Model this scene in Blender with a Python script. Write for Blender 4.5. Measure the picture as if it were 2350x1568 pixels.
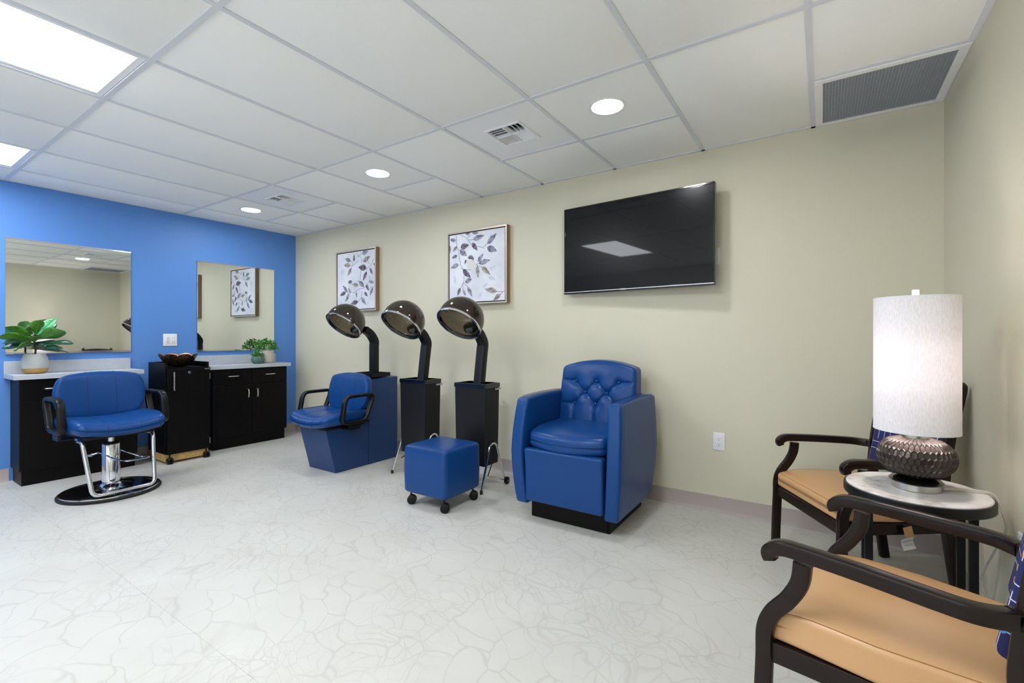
import bpy, math, random
from mathutils import Vector, Matrix
R = math.radians
for o in list(bpy.data.objects): bpy.data.objects.remove(o)
scene = bpy.context.scene
COL = scene.collection
rnd = random.Random(7)

# ------------------------------------------------------------------ camera, world, exposure
FPX, IMW = 1070.88, 2350.0
cam_d = bpy.data.cameras.new('camera'); cam = bpy.data.objects.new('camera', cam_d); COL.objects.link(cam)
cam.location = (5.3424, -3.2647, 1.1312)
cam.rotation_euler = (R(90), 0, R(123.6687 - 90))
cam_d.sensor_width = 36.0; cam_d.sensor_fit = 'HORIZONTAL'
cam_d.lens = FPX / IMW * 36.0
cam_d.shift_x = -0.774 / IMW; cam_d.shift_y = -9.109 / IMW
cam_d.clip_start = 0.02; cam_d.clip_end = 60
scene.camera = cam
SKY = 3.0
wd = bpy.data.worlds.new('world'); scene.world = wd; wd.use_nodes = True
wd.node_tree.nodes['Background'].inputs[0].default_value = (0.86, 0.94, 1.0, 1)
wd.node_tree.nodes['Background'].inputs[1].default_value = SKY
scene.view_settings.view_transform = 'Standard'; scene.view_settings.look = 'None'
scene.view_settings.gamma = 1.0; scene.view_settings.use_curve_mapping = False
scene.view_settings.exposure = 0.20
scene.cycles.use_denoising = True
scene.cycles.max_bounces = 10; scene.cycles.diffuse_bounces = 6; scene.cycles.glossy_bounces = 6
scene.cycles.sample_clamp_indirect = 8.0
TROFFER_L, DOWN_L, BULB_W = 15.0, 125.0, 8.0     # fixture radiances, lamp watts

# room
L, H, DEPTH, T = 5.866, 2.3664, 5.2, 0.6096
PX, PY = 0.4171, 0.5976

# ------------------------------------------------------------------ materials
def lin(c):
    return tuple((v/12.92 if v <= .04045 else ((v+.055)/1.055)**2.4) for v in (x/255 for x in c)) + (1,)
class N:
    """small node-tree helper"""
    def __init__(s, name):
        s.m = bpy.data.materials.new(name); s.m.use_nodes = True; s.t = s.m.node_tree
        s.b = s.t.nodes['Principled BSDF']; s.out = s.t.nodes['Material Output']
    def n(s, typ, **kw):
        nd = s.t.nodes.new(typ)
        for k, v in kw.items():
            if k in nd.inputs.keys() if hasattr(nd.inputs, 'keys') else False: nd.inputs[k].default_value = v
            else: setattr(nd, k, v)
        return nd
    def l(s, a, b): s.t.links.new(a, b)
    def coord(s, scale=(1,1,1), rot=(0,0,0)):
        tc = s.n('ShaderNodeTexCoord'); mp = s.n('ShaderNodeMapping')
        mp.inputs['Scale'].default_value = scale; mp.inputs['Rotation'].default_value = rot
        s.l(tc.outputs['Object'], mp.inputs['Vector']); return mp.outputs['Vector']
    def bump(s, height, strength=.2, dist=.01):
        bp = s.n('ShaderNodeBump'); bp.inputs['Strength'].default_value = strength; bp.inputs['Distance'].default_value = dist
        s.l(height, bp.inputs['Height']); s.l(bp.outputs['Normal'], s.b.inputs['Normal']); return bp
    def noise(s, vec, scale, detail=2, rough=.5):
        nd = s.n('ShaderNodeTexNoise'); nd.inputs['Scale'].default_value = scale
        nd.inputs['Detail'].default_value = detail; nd.inputs['Roughness'].default_value = rough
        if vec is not None: s.l(vec, nd.inputs['Vector'])
        return nd
    def ramp(s, fac, stops):
        r = s.n('ShaderNodeValToRGB'); e = r.color_ramp.elements
        while len(e) < len(stops): e.new(.5)
        for i, (p, c) in enumerate(stops): e[i].position = p; e[i].color = c
        s.l(fac, r.inputs['Fac']); return r
    def mix(s, fac, a, b, typ='MIX'):
        nd = s.n('ShaderNodeMix', data_type='RGBA', blend_type=typ)
        if isinstance(fac, (int, float)): nd.inputs[0].default_value = fac
        else: s.l(fac, nd.inputs[0])
        for i, v in ((6, a), (7, b)):
            if isinstance(v, tuple): nd.inputs[i].default_value = v
            else: s.l(v, nd.inputs[i])
        return nd.outputs[2]
    def math(s, op, a, b=None, c=None):
        nd = s.n('ShaderNodeMath', operation=op)
        for i, v in enumerate((a, b, c)):
            if v is None: continue
            if isinstance(v, (int, float)): nd.inputs[i].default_value = v
            else: s.l(v, nd.inputs[i])
        return nd.outputs[0]
MATS = {}
def plain(name, rgb, rough=.5, metal=0, spec=.5, coat=0, coat_r=.1, grain=None, gstr=.15, gdist=.002, var=0.0):
    k = N(name); b = k.b
    b.inputs['Base Color'].default_value = lin(rgb); b.inputs['Roughness'].default_value = rough
    b.inputs['Metallic'].default_value = metal; b.inputs['Specular IOR Level'].default_value = spec
    b.inputs['Coat Weight'].default_value = coat; b.inputs['Coat Roughness'].default_value = coat_r
    if grain:
        v = k.coord(); nz = k.noise(v, grain, 3); k.bump(nz.outputs['Fac'], gstr, gdist)
        if var:
            c = lin(rgb); n2 = k.noise(v, grain*.07, 3)
            lo = tuple(x*(1-var) for x in c[:3]) + (1,); hi = tuple(min(1, x*(1+var)) for x in c[:3]) + (1,)
            k.l(k.ramp(n2.outputs['Fac'], [(.3, lo), (.7, hi)]).outputs['Color'], b.inputs['Base Color'])
    MATS[name] = k.m; return k.m
plain('wall_paint_beige', (214,208,186), .52, grain=170, gstr=.22, gdist=.003, spec=.5)
plain('wall_paint_white', (238,238,234), .6, grain=170, gstr=.2, gdist=.003)
plain('wall_paint_blue', (90,138,208), .48, grain=170, gstr=.22, gdist=.003, spec=.35)
plain('ceiling_tile', (243,243,241), .9, grain=420, gstr=.3, gdist=.002, spec=.2)
plain('ceiling_grid', (214,217,223), .5, spec=.4)
plain('white_enamel', (236,237,240), .35)
plain('baseboard_vinyl', (176,163,158), .5, grain=60, gstr=.03)
plain('white_plastic', (232,232,236), .35)
plain('slot_dark', (40,38,40), .6)
plain('black_plastic', (11,11,12), .36, spec=.28)
plain('black_metal', (17,17,20), .40, spec=.3)
plain('black_gloss', (8,8,9), .12, coat=.5, coat_r=.05)
plain('rubber', (14,14,15), .7)
plain('chrome', (225,225,230), .09, metal=1)
plain('brushed_nickel', (205,202,196), .28, metal=1, grain=300, gstr=.03)
plain('aluminium', (188,188,190), .35, metal=1)
plain('laminate_grey', (182,186,194), .45, grain=240, gstr=.02, var=.04)
plain('blue_vinyl', (16,64,126), .31, grain=520, gstr=.06, gdist=.0012, spec=.27)
plain('blue_laminate', (20,54,104), .42, grain=300, gstr=.03)
plain('seam_thread', (12,36,74), .7)
plain('tan_vinyl', (206,158,108), .40, grain=420, gstr=.08, gdist=.0012, spec=.75, coat=.25, coat_r=.42)
plain('tan_thread', (150,104,52), .8)
plain('particle_board', (196,160,98), .8, grain=380, gstr=.2, var=.16)
plain('gold_paint', (196,156,92), .38, metal=.55)
plain('concrete', (178,180,178), .85, grain=120, gstr=.25, var=.12)
plain('ceramic_cream', (205,195,185), .4, grain=14, gstr=.02, var=.1)
plain('ceramic_green', (70,105,95), .4)
plain('soil', (40,30,24), .95, grain=180, gstr=.6, gdist=.006)
plain('stem_brown', (52,38,24), .8)
plain('leaf_small', (92,158,60), .55)
plain('leaf_small_dark', (48,112,52), .55)
plain('picture_ink', (62,60,84), .8)
plain('canvas_bird', (216,214,210), .85)
plain('bird_head', (120,116,140), .85)
plain('paper', (228,228,226), .8)
plain('print_grey', (150,152,152), .8)
plain('print_red', (176,92,92), .8)
plain('cord_clear', (196,192,180), .18, spec=.6)
plain('gate_grey', (92,104,120), .5)
plain('grille_grey', (186,190,198), .45, metal=.3)
plain('plenum_dark', (96,99,106), .9)
plain('duct_dark', (26,26,28), .9)
plain('screw', (190,190,195), .3, metal=1)
plain('bronze', (66,56,50), .24, metal=.4, grain=90, gstr=.04)
plain('frame_silver', (196,186,176), .42, metal=.5)
plain('frame_wood', (140,112,82), .65, grain=90, gstr=.1, var=.12)

def wood(name, c0, c1, rough, axis=2, coat=.2, spec=.5):
    k = N(name); sc = [40, 40, 40]; sc[axis] = 2.2
    v = k.coord(tuple(sc)); nz = k.noise(v, 1.6, 4, .6)
    k.l(k.ramp(nz.outputs['Fac'], [(.35, lin(c0)), (.7, lin(c1))]).outputs['Color'], k.b.inputs['Base Color'])
    k.b.inputs['Roughness'].default_value = rough; k.b.inputs['Specular IOR Level'].default_value = spec
    k.b.inputs['Coat Weight'].default_value = coat; k.b.inputs['Coat Roughness'].default_value = .2
    k.bump(nz.outputs['Fac'], .05, .001); MATS[name] = k.m
wood('espresso_laminate', (6,4,5), (14,9,10), .42, 2, 0, .16)
wood('espresso_frame', (22,12,9), (34,20,16), .26, 0, .05, .3)

# mirror
k = N('mirror_glass'); k.b.inputs['Base Color'].default_value = (.86,.89,.87,1); k.b.inputs['Metallic'].default_value = 1
k.b.inputs['Roughness'].default_value = .012; MATS['mirror_glass'] = k.m
# emitters
def emit(name, rgb, s):
    k = N(name); k.b.inputs['Base Color'].default_value = (.9,.9,.9,1)
    k.b.inputs['Emission Color'].default_value = rgb; k.b.inputs['Emission Strength'].default_value = s
    MATS[name] = k.m
emit('troffer_lens', (.90, .955, 1, 1), TROFFER_L)
emit('downlight_lens', (.93, .97, 1, 1), DOWN_L)
emit('bulb_glow', (1, .9, .82, 1), 8)
# tv screen
k = N('tv_screen'); k.b.inputs['Base Color'].default_value = (.006,.006,.007,1); k.b.inputs['Roughness'].default_value = .24
k.b.inputs['Specular IOR Level'].default_value = .12
k.b.inputs['Coat Weight'].default_value = .4; k.b.inputs['Coat Roughness'].default_value = .03; MATS['tv_screen'] = k.m
# lamp shade: linen that lets light through
k = N('shade_linen'); v = k.coord((260, 260, 60)); nz = k.noise(v, 1.0, 2)
col = k.ramp(nz.outputs['Fac'], [(.35, lin((232,228,230))), (.65, lin((242,239,240)))]).outputs['Color']
df = k.n('ShaderNodeBsdfDiffuse'); tl = k.n('ShaderNodeBsdfTranslucent'); mx = k.n('ShaderNodeMixShader')
k.l(col, df.inputs['Color']); k.l(col, tl.inputs['Color']); mx.inputs[0].default_value = .15
k.l(df.outputs[0], mx.inputs[1]); k.l(tl.outputs[0], mx.inputs[2]); k.l(mx.outputs[0], k.out.inputs['Surface']); MATS['shade_linen'] = k.m
# smoked acrylic hood
k = N('smoked_acrylic'); tr = k.n('ShaderNodeBsdfTransparent'); tr.inputs['Color'].default_value = (.50,.44,.36,1)
mx = k.n('ShaderNodeMixShader'); mx.inputs[0].default_value = .70
k.b.inputs['Base Color'].default_value = lin((44,36,31)); k.b.inputs['Roughness'].default_value = .08
k.b.inputs['Coat Weight'].default_value = .6; k.b.inputs['Coat Roughness'].default_value = .03
k.l(tr.outputs[0], mx.inputs[1]); k.l(k.b.outputs[0], mx.inputs[2]); k.l(mx.outputs[0], k.out.inputs['Surface']); MATS['smoked_acrylic'] = k.m
k = N('added_window_glass'); tr = k.n('ShaderNodeBsdfTransparent'); gl = k.n('ShaderNodeBsdfGlossy'); gl.inputs['Roughness'].default_value = .02
mx = k.n('ShaderNodeMixShader'); mx.inputs[0].default_value = .08; k.l(tr.outputs[0], mx.inputs[1]); k.l(gl.outputs[0], mx.inputs[2]); k.l(mx.outputs[0], k.out.inputs['Surface']); MATS['added_window_glass'] = k.m
k = N('clear_acrylic'); tr = k.n('ShaderNodeBsdfTransparent'); tr.inputs['Color'].default_value = (.86,.82,.74,1)
mx = k.n('ShaderNodeMixShader'); mx.inputs[0].default_value = .28; k.b.inputs['Base Color'].default_value = lin((150,138,116)); k.b.inputs['Roughness'].default_value = .1
k.l(tr.outputs[0], mx.inputs[1]); k.l(k.b.outputs[0], mx.inputs[2]); k.l(mx.outputs[0], k.out.inputs['Surface']); MATS['clear_acrylic'] = k.m
# floor: sheet vinyl with a faint crackle print
k = N('floor_vinyl'); v = k.coord((1,1,1), (0,0,R(28)))
nz = k.noise(v, 3.4, 2, .45)
sub = k.n('ShaderNodeVectorMath', operation='MULTIPLY_ADD'); k.l(nz.outputs['Color'], sub.inputs[0])
sub.inputs[1].default_value = (.30,.30,.0); k.l(v, sub.inputs[2])
mp = k.n('ShaderNodeMapping'); mp.inputs['Scale'].default_value = (1,1.7,1); k.l(sub.outputs[0], mp.inputs['Vector'])
def crackle(scale, w0, w1):
    vo = k.n('ShaderNodeTexVoronoi', feature='DISTANCE_TO_EDGE'); vo.inputs['Scale'].default_value = scale; vo.inputs['Randomness'].default_value = 1
    k.l(mp.outputs[0], vo.inputs['Vector'])
    mr = k.n('ShaderNodeMapRange'); mr.inputs['From Min'].default_value = w0; mr.inputs['From Max'].default_value = w1
    mr.inputs['To Min'].default_value = 1; mr.inputs['To Max'].default_value = 0; k.l(vo.outputs['Distance'], mr.inputs['Value']); return mr.outputs[0]
c1, c2 = crackle(5.4, .004, .044), crackle(11.5, .008, .066)
msk = k.ramp(k.noise(v, 1.9, 2).outputs['Fac'], [(.46,(0,0,0,1)), (.60,(1,1,1,1))]).outputs['Color']
br = k.ramp(k.noise(v, 5.0, 2).outputs['Fac'], [(.30,(0,0,0,1)), (.55,(1,1,1,1))]).outputs['Color']
f = k.math('MAXIMUM', k.math('MULTIPLY', c1, br), k.math('MULTIPLY', k.math('MULTIPLY', c2, msk), .75))
base = k.ramp(k.noise(v, 3.2, 4).outputs['Fac'], [(.3, lin((199,196,189))), (.7, lin((205,203,197)))]).outputs['Color']
col = k.mix(k.math('MULTIPLY', f, .46), base, lin((174,169,162)))
k.l(col, k.b.inputs['Base Color']); k.b.inputs['Roughness'].default_value = .36; k.b.inputs['Specular IOR Level'].default_value = .4
k.bump(k.noise(v, 90, 2).outputs['Fac'], .04, .002); MATS['floor_vinyl'] = k.m
# marble table top
k = N('table_marble'); v = k.coord(); n1 = k.noise(v, 9, 6, .65)
k.l(k.ramp(n1.outputs['Fac'], [(.30, lin((150,140,134))), (.52, lin((206,200,198))), (.8, lin((224,220,220)))]).outputs['Color'], k.b.inputs['Base Color'])
k.b.inputs['Roughness'].default_value = .22; MATS['table_marble'] = k.m
# hammered copper bowl
k = N('hammered_bronze'); v = k.coord(); vo = k.n('ShaderNodeTexVoronoi'); vo.inputs['Scale'].default_value = 95; k.l(v, vo.inputs['Vector'])
k.l(k.ramp(vo.outputs['Distance'], [(.1, lin((128,104,74))), (.55, lin((46,32,24)))]).outputs['Color'], k.b.inputs['Base Color'])
k.b.inputs['Metallic'].default_value = .8; k.b.inputs['Roughness'].default_value = .36; k.bump(vo.outputs['Distance'], .35, .004); MATS['hammered_bronze'] = k.m
plain('copper_inside', (206,140,96), .35, metal=.8)
# pale painted canvas
k = N('canvas_white'); v = k.coord(); n1 = k.noise(v, 5, 4)
k.l(k.ramp(n1.outputs['Fac'], [(.3, lin((206,208,220))), (.6, lin((226,228,236)))]).outputs['Color'], k.b.inputs['Base Color'])
k.b.inputs['Roughness'].default_value = .8; MATS['canvas_white'] = k.m
for nm, a, b_ in (('painted_leaf_grey', (104,102,124), (172,171,186)), ('painted_leaf_taupe', (134,120,110), (186,180,180)), ('painted_leaf_dark', (74,66,76), (140,133,148)), ('painted_leaf_pale', (196,198,212), (214,216,228))):
    k = N(nm); v = k.coord(); n1 = k.noise(v, 38, 3)
    k.l(k.ramp(n1.outputs['Fac'], [(.36, lin(a)), (.62, lin(b_))]).outputs['Color'], k.b.inputs['Base Color']); k.b.inputs['Roughness'].default_value = .85; MATS[nm] = k.m
# fiddle leaf
def leafmat(nm, a, b_):
    k = N(nm); v = k.coord((30,30,30)); n1 = k.noise(v, 1, 2)
    k.l(k.ramp(n1.outputs['Fac'], [(.3, lin(a)), (.7, lin(b_))]).outputs['Color'], k.b.inputs['Base Color'])
    k.b.inputs['Roughness'].default_value = .33; k.b.inputs['Coat Weight'].default_value = .2; MATS[nm] = k.m
leafmat('fig_leaf_green', (52,106,32), (78,134,38)); leafmat('fig_leaf_bright', (24,128,62), (40,160,80)); leafmat('fig_leaf_deep', (22,66,48), (34,88,66))
plain('leaf_vein', (112,150,56), .5)
# navy fabric with a line-and-dot print (uses the y/z plane of the cushion)
k = N('navy_print_fabric'); tc = k.n('ShaderNodeTexCoord'); sx = k.n('ShaderNodeSeparateXYZ'); k.l(tc.outputs['Object'], sx.inputs[0])
Yc, Zc = sx.outputs['Y'], sx.outputs['Z']
def cellnoise(a, b, w):
    cb = k.n('ShaderNodeCombineXYZ'); k.l(a, cb.inputs[0]); k.l(b, cb.inputs[1]); cb.inputs[2].default_value = w
    wn = k.n('ShaderNodeTexWhiteNoise', noise_dimensions='3D'); k.l(cb.outputs[0], wn.inputs['Vector']); return wn
def linefam(u, w, pitch, seg, seed, thick, dens):
    un = k.math('DIVIDE', u, pitch); wn_ = k.math('DIVIDE', w, seg)
    iu = k.math('FLOOR', un); iw = k.math('FLOOR', wn_); fu = k.math('FRACT', un)
    on = k.math('LESS_THAN', cellnoise(iu, iw, seed).outputs['Value'], dens)
    near = k.math('LESS_THAN', k.math('ABSOLUTE', k.math('SUBTRACT', fu, .5)), thick/pitch/2)
    return k.math('MULTIPLY', on, near)
P_ = .033
lines = k.math('MAXIMUM', linefam(Yc, Zc, P_, P_*2, 1.3, .0026, .55), linefam(Zc, Yc, P_, P_*2, 5.7, .0026, .5))
un = k.math('DIVIDE', Yc, P_); wn2 = k.math('DIVIDE', Zc, P_)
cn = cellnoise(k.math('FLOOR', un), k.math('FLOOR', wn2), 9.1)
du = k.math('SUBTRACT', k.math('FRACT', un), .5); dw = k.math('SUBTRACT', k.math('FRACT', wn2), .5)
d2 = k.math('ADD', k.math('MULTIPLY', du, du), k.math('MULTIPLY', dw, dw))
dot = k.math('MULTIPLY', k.math('LESS_THAN', d2, .072), k.math('LESS_THAN', cn.outputs['Value'], .2))
dc = k.ramp(cellnoise(k.math('FLOOR', un), k.math('FLOOR', wn2), 21.4).outputs['Value'], [(0, lin((122,176,110))), (.3, lin((222,196,96))), (.55, lin((232,150,96))), (.8, lin((84,148,214)))])
dc.color_ramp.interpolation = 'CONSTANT'
colr = k.mix(lines, lin((32,36,92)), lin((206,210,230))); colr = k.mix(dot, colr, dc.outputs['Color'])
k.l(colr, k.b.inputs['Base Color']); k.b.inputs['Roughness'].default_value = .75; MATS['navy_print_fabric'] = k.m

# ------------------------------------------------------------------ geometry helpers (verts, faces)
def join(*gs):
    V, F = [], []
    for v, f in gs:
        n = len(V); V += [Vector(p) for p in v]; F += [tuple(i+n for i in q) for q in f]
    return V, F
def xf(g, m): return [m @ Vector(p) for p in g[0]], g[1]
def move(g, x=0, y=0, z=0): return xf(g, Matrix.Translation((x,y,z)))
def rot(g, ang, ax): return xf(g, Matrix.Rotation(ang, 4, ax))
def deform(g, fn): return [Vector(fn(*p)) for p in g[0]], g[1]
def flip(g): return g[0], [tuple(reversed(q)) for q in g[1]]
def box(x0, x1, y0, y1, z0, z1):
    v = [(x,y,z) for x in (x0,x1) for y in (y0,y1) for z in (z0,z1)]
    return [Vector(p) for p in v], [(0,1,3,2),(4,6,7,5),(0,4,5,1),(2,3,7,6),(0,2,6,4),(1,5,7,3)]
def rbox(sx, sy, sz, r, k=4, m=6):
    """rounded box centred on the origin, with enough loops to bend"""
    def axis(h):
        out = [-h + r*(1-math.cos(math.pi/2*i/k)) for i in range(k)]
        inner = [-(h-r) + 2*(h-r)*i/m for i in range(m+1)]
        return out + inner + [-x for x in reversed(out)]
    hs = (sx/2, sy/2, sz/2); r = min(r, *[h*.999 for h in hs]); A = [axis(h) for h in hs]
    V, F, key = [], [], {}
    def vid(p):
        kk = tuple(round(c, 6) for c in p)
        if kk not in key:
            inn = [max(-(h-r), min(h-r, c)) for c, h in zip(p, hs)]
            d = Vector([a-b for a, b in zip(p, inn)])
            # push outer coordinate fully to the shell before rounding
            q = Vector(inn) + (d.normalized()*r if d.length > 1e-9 else d)
            key[kk] = len(V); V.append(q)
        return key[kk]
    for ax in range(3):
        a, b = [(1,2),(2,0),(0,1)][ax]
        for s in (-1, 1):
            for i in range(len(A[a])-1):
                for j in range(len(A[b])-1):
                    q = []
                    for (ii, jj) in ((i,j),(i+1,j),(i+1,j+1),(i,j+1)):
                        p = [0,0,0]; p[ax] = s*hs[ax]; p[a] = A[a][ii]; p[b] = A[b][jj]; q.append(vid(p))
                    if s < 0: q.reverse()
                    if len(set(q)) == 4: F.append(tuple(q))
    return V, F
def round_pt(p, dims, r):
    hs = [d/2 for d in dims]; r = min(r, *[h*.999 for h in hs])
    inn = [max(-(h-r), min(h-r, c)) for c, h in zip(p, hs)]; d = Vector([a-b for a, b in zip(p, inn)])
    return Vector(inn) + (d.normalized()*r if d.length > 1e-9 else d)
def lathe(prof, n=32, cap=True, ang=2*math.pi):
    V, F = [], []; m = len(prof)
    for i in range(n):
        a = ang*i/n
        for r, z in prof: V.append(Vector((r*math.cos(a), r*math.sin(a), z)))
    for i in range(n):
        j = (i+1) % n
        for q in range(m-1): F.append((i*m+q, j*m+q, j*m+q+1, i*m+q+1))
    if cap:
        if prof[0][0] > 1e-6: F.append(tuple(reversed([i*m for i in range(n)])))
        if prof[-1][0] > 1e-6: F.append(tuple(i*m+m-1 for i in range(n)))
    return V, F
def cyl(r, z0, z1, n=24): return lathe([(r,z0),(r,z1)], n)
def between(r, a, b, n=12):
    return sweep([Vector(a), Vector(b)], circ(r, n))
def circ(r, n=12, ry=None): return [(r*math.cos(2*math.pi*i/n), (ry or r)*math.sin(2*math.pi*i/n)) for i in range(n)]
def rrect(w, h, r, n=3):
    out = []
    for cx, cy, a0 in ((w/2-r,h/2-r,0),(-w/2+r,h/2-r,90),(-w/2+r,-h/2+r,180),(w/2-r,-h/2+r,270)):
        for i in range(n+1):
            a = R(a0+90*i/n); out.append((cx+r*math.cos(a), cy+r*math.sin(a)))
    return out
def sweep(path, prof, closed=False, b=None, scale=None):
    """b: constant binormal (profile x runs along it); otherwise parallel transport"""
    P = [Vector(p) for p in path]; n = len(P); V, F = [], []; m = len(prof); fr = None
    for i in range(n):
        t = (P[(i+1) % n] - P[i-1]) if closed else (P[min(i+1,n-1)] - P[max(i-1,0)])
        t.normalize()
        if b is not None: bx = Vector(b); bx = (bx - t*bx.dot(t)).normalized()
        else:
            if fr is None: fr = t.orthogonal().normalized()
            fr = (fr - t*fr.dot(t)).normalized(); bx = fr
        nx = t.cross(bx)
        s = scale[i] if scale else 1.0
        for u, w in prof: V.append(P[i] + bx*(u*s) + nx*(w*s))
    for i in range(n if closed else n-1):
        j = (i+1) % n
        for q in range(m):
            q2 = (q+1) % m; F.append((i*m+q, i*m+q2, j*m+q2, j*m+q))
    if not closed:
        F.append(tuple(reversed(range(m)))); F.append(tuple((n-1)*m+q for q in range(m)))
    return V, F
def fillet(pts, r, n=6, closed=False):
    P = [Vector(p) for p in pts]; out = []; N_ = len(P)
    for i in range(N_):
        if not closed and i in (0, N_-1): out.append(P[i]); continue
        a, c, d = P[i-1], P[i], P[(i+1) % N_]; u = (a-c); w = (d-c)
        rr = min(r, u.length*.49, w.length*.49); s = c + u.normalized()*rr; e = c + w.normalized()*rr
        for q in range(n+1):
            t_ = q/n; out.append(s*(1-t_)**2 + c*2*t_*(1-t_) + e*t_*t_)
    return out
def catmull(pts, n=8, closed=False):
    P = [Vector(p) for p in pts]; out = []; N_ = len(P); seg = N_ if closed else N_-1
    for i in range(seg):
        g = (lambda q: P[q % N_]) if closed else (lambda q: P[max(0, min(N_-1, q))])
        p0, p1, p2, p3 = g(i-1), g(i), g(i+1), g(i+2)
        for q in range(n):
            t = q/n; out.append(.5*((2*p1)+(p2-p0)*t+(2*p0-5*p1+4*p2-p3)*t*t+(3*p1-p0-3*p2+p3)*t**3))
    if not closed: out.append(P[-1])
    return out
def prism(poly, lo, hi, axis='y'):
    """2-D polygon -> solid; axis y: poly is (x,z); axis x: (y,z); axis z: (x,y)"""
    def p3(a, b, c): return {'y': (a,c,b), 'x': (c,a,b), 'z': (a,b,c)}[axis]
    n = len(poly); V = [Vector(p3(a,b,lo)) for a, b in poly] + [Vector(p3(a,b,hi)) for a, b in poly]
    F = [tuple(range(n)), tuple(range(2*n-1, n-1, -1))] + [(i+n, (i+1) % n + n, (i+1) % n, i) for i in range(n)]
    return V, F

# ------------------------------------------------------------------ objects
def mesh(name, g, smooth=35):
    me = bpy.data.meshes.new(name); me.from_pydata([tuple(v) for v in g[0]], [], g[1]); me.update()
    import bmesh
    bm = bmesh.new(); bm.from_mesh(me); bmesh.ops.recalc_face_normals(bm, faces=bm.faces); bm.to_mesh(me); bm.free()
    if smooth:
        me.polygons.foreach_set('use_smooth', [True]*len(me.polygons)); me.set_sharp_from_angle(angle=R(smooth))
    return me
def obj(name, g, mat, parent=None, bevel=0, seg=2, smooth=35, loc=None):
    me = g if isinstance(g, bpy.types.Mesh) else mesh(name, g, smooth)
    if mat is not None and not me.materials: me.materials.append(MATS[mat] if isinstance(mat, str) else mat)
    o = bpy.data.objects.new(name, me); COL.objects.link(o)
    if parent is not None: o.parent = parent
    if loc is not None: o.location = loc
    if bevel:
        md = o.modifiers.new('bevel', 'BEVEL'); md.width = bevel; md.segments = seg; md.limit_method = 'ANGLE'; md.angle_limit = R(40); md.harden_normals = False
    return o
def thing(name, label, cat, loc=(0,0,0), rz=0, group=None):
    o = bpy.data.objects.new(name, None); COL.objects.link(o); o.location = loc; o.rotation_euler = (0,0,rz)
    o.empty_display_size = .05; o['label'] = label; o['category'] = cat
    if group: o['group'] = group
    return o
def tag(o, label, cat, group=None):
    o['label'] = label; o['category'] = cat
    if group: o['group'] = group
    return o
def struct(name, g, mat, bevel=0, label=None):
    o = obj(name, g, mat, bevel=bevel); o['kind'] = 'structure'
    if label: o['label'] = label
    return o
def copy_tree(o, parent=None):
    c = o.copy(); COL.objects.link(c); c.parent = parent
    for ch in list(o.children): copy_tree(ch, c)
    return c

# ================================================================== THE ROOM
floor = struct('floor', box(-.1, L+.1, -DEPTH-.1, .1, -.1, -.002), 'slot_dark', label='off-white sheet vinyl floor with a faint crackle print')
SEAM = -2.453
for y0, y1 in ((SEAM+.0003, 0), (-4.35, SEAM-.0003), (-DEPTH, -4.3512)):
    obj('vinyl_sheet', box(0, L, y0, y1, -.002, 0), 'floor_vinyl', floor, smooth=0)
struct('wall_back', box(-.12, L+.12, 0, .12, -.1, H+.2), 'wall_paint_beige', label='long beige painted wall behind the hair dryers')
struct('wall_left', box(-.12, 0, -DEPTH, 0, -.1, H+.2), 'wall_paint_blue', label='blue accent wall with two mirrors')
struct('wall_right', box(L, L+.12, -DEPTH, 0, -.1, H+.2), 'wall_paint_beige', label='beige side wall behind the lamp table')
WX0, WX1, WZ0, WZ1 = 2.0, 5.6, .85, 2.0  # opening for an unseen window, added to brighten walls and ceiling
struct('wall_front', join(box(-.12, WX0, -DEPTH-.12, -DEPTH, -.1, H+.2), box(WX1, L+.12, -DEPTH-.12, -DEPTH, -.1, H+.2), box(WX0, WX1, -DEPTH-.12, -DEPTH, -.1, WZ0), box(WX0, WX1, -DEPTH-.12, -DEPTH, WZ1, H+.2)), 'wall_paint_white', label='white wall opposite the hair dryers')
win = struct('added_window_1', join(box(WX0, WX1, -DEPTH-.11, -DEPTH-.02, WZ0, WZ0+.05), box(WX0, WX1, -DEPTH-.11, -DEPTH-.02, WZ1-.05, WZ1), box(WX0, WX0+.05, -DEPTH-.11, -DEPTH-.02, WZ0+.05, WZ1-.05), box(WX1-.05, WX1, -DEPTH-.11, -DEPTH-.02, WZ0+.05, WZ1-.05)), 'white_enamel', label='unseen white-framed window added in the opposite wall for fill daylight')
for i in (1, 2): obj('mullion', box(WX0+1.2*i-.025, WX0+1.2*i+.025, -DEPTH-.10, -DEPTH-.03, WZ0+.05, WZ1-.05), 'white_enamel', win)
for i in range(3): obj('pane', box(WX0+1.2*i+(.05 if i == 0 else .025), WX0+1.2*i+(1.15 if i == 2 else 1.175), -DEPTH-.068, -DEPTH-.062, WZ0+.05, WZ1-.05), 'added_window_glass', win, smooth=0)
obj('sill', box(WX0-.03, WX1+.03, -DEPTH-.02, -DEPTH+.05, WZ0-.03, WZ0), 'white_enamel', win)
pl = bpy.data.lights.new('added_window_portal', 'AREA'); pl.shape = 'RECTANGLE'; pl.size = WX1-WX0; pl.size_y = WZ1-WZ0; pl.cycles.is_portal = True  # guides sampling of the daylight through the added window
po = bpy.data.objects.new('added_window_portal', pl); COL.objects.link(po); po.location = ((WX0+WX1)/2, -DEPTH-.115, (WZ0+WZ1)/2); po.rotation_euler = (R(90), 0, 0)
d1 = struct('door_1', box(.55, 1.5, -DEPTH, -DEPTH+.04, 0, 2.03), 'gate_grey', .004, label='grey-blue door in the opposite wall')
obj('door_handle', join(between(.011, (1.41,-DEPTH+.04,1), (1.41,-DEPTH+.09,1)), between(.010, (1.42,-DEPTH+.09,1), (1.29,-DEPTH+.09,1))), 'brushed_nickel', d1)
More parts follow.
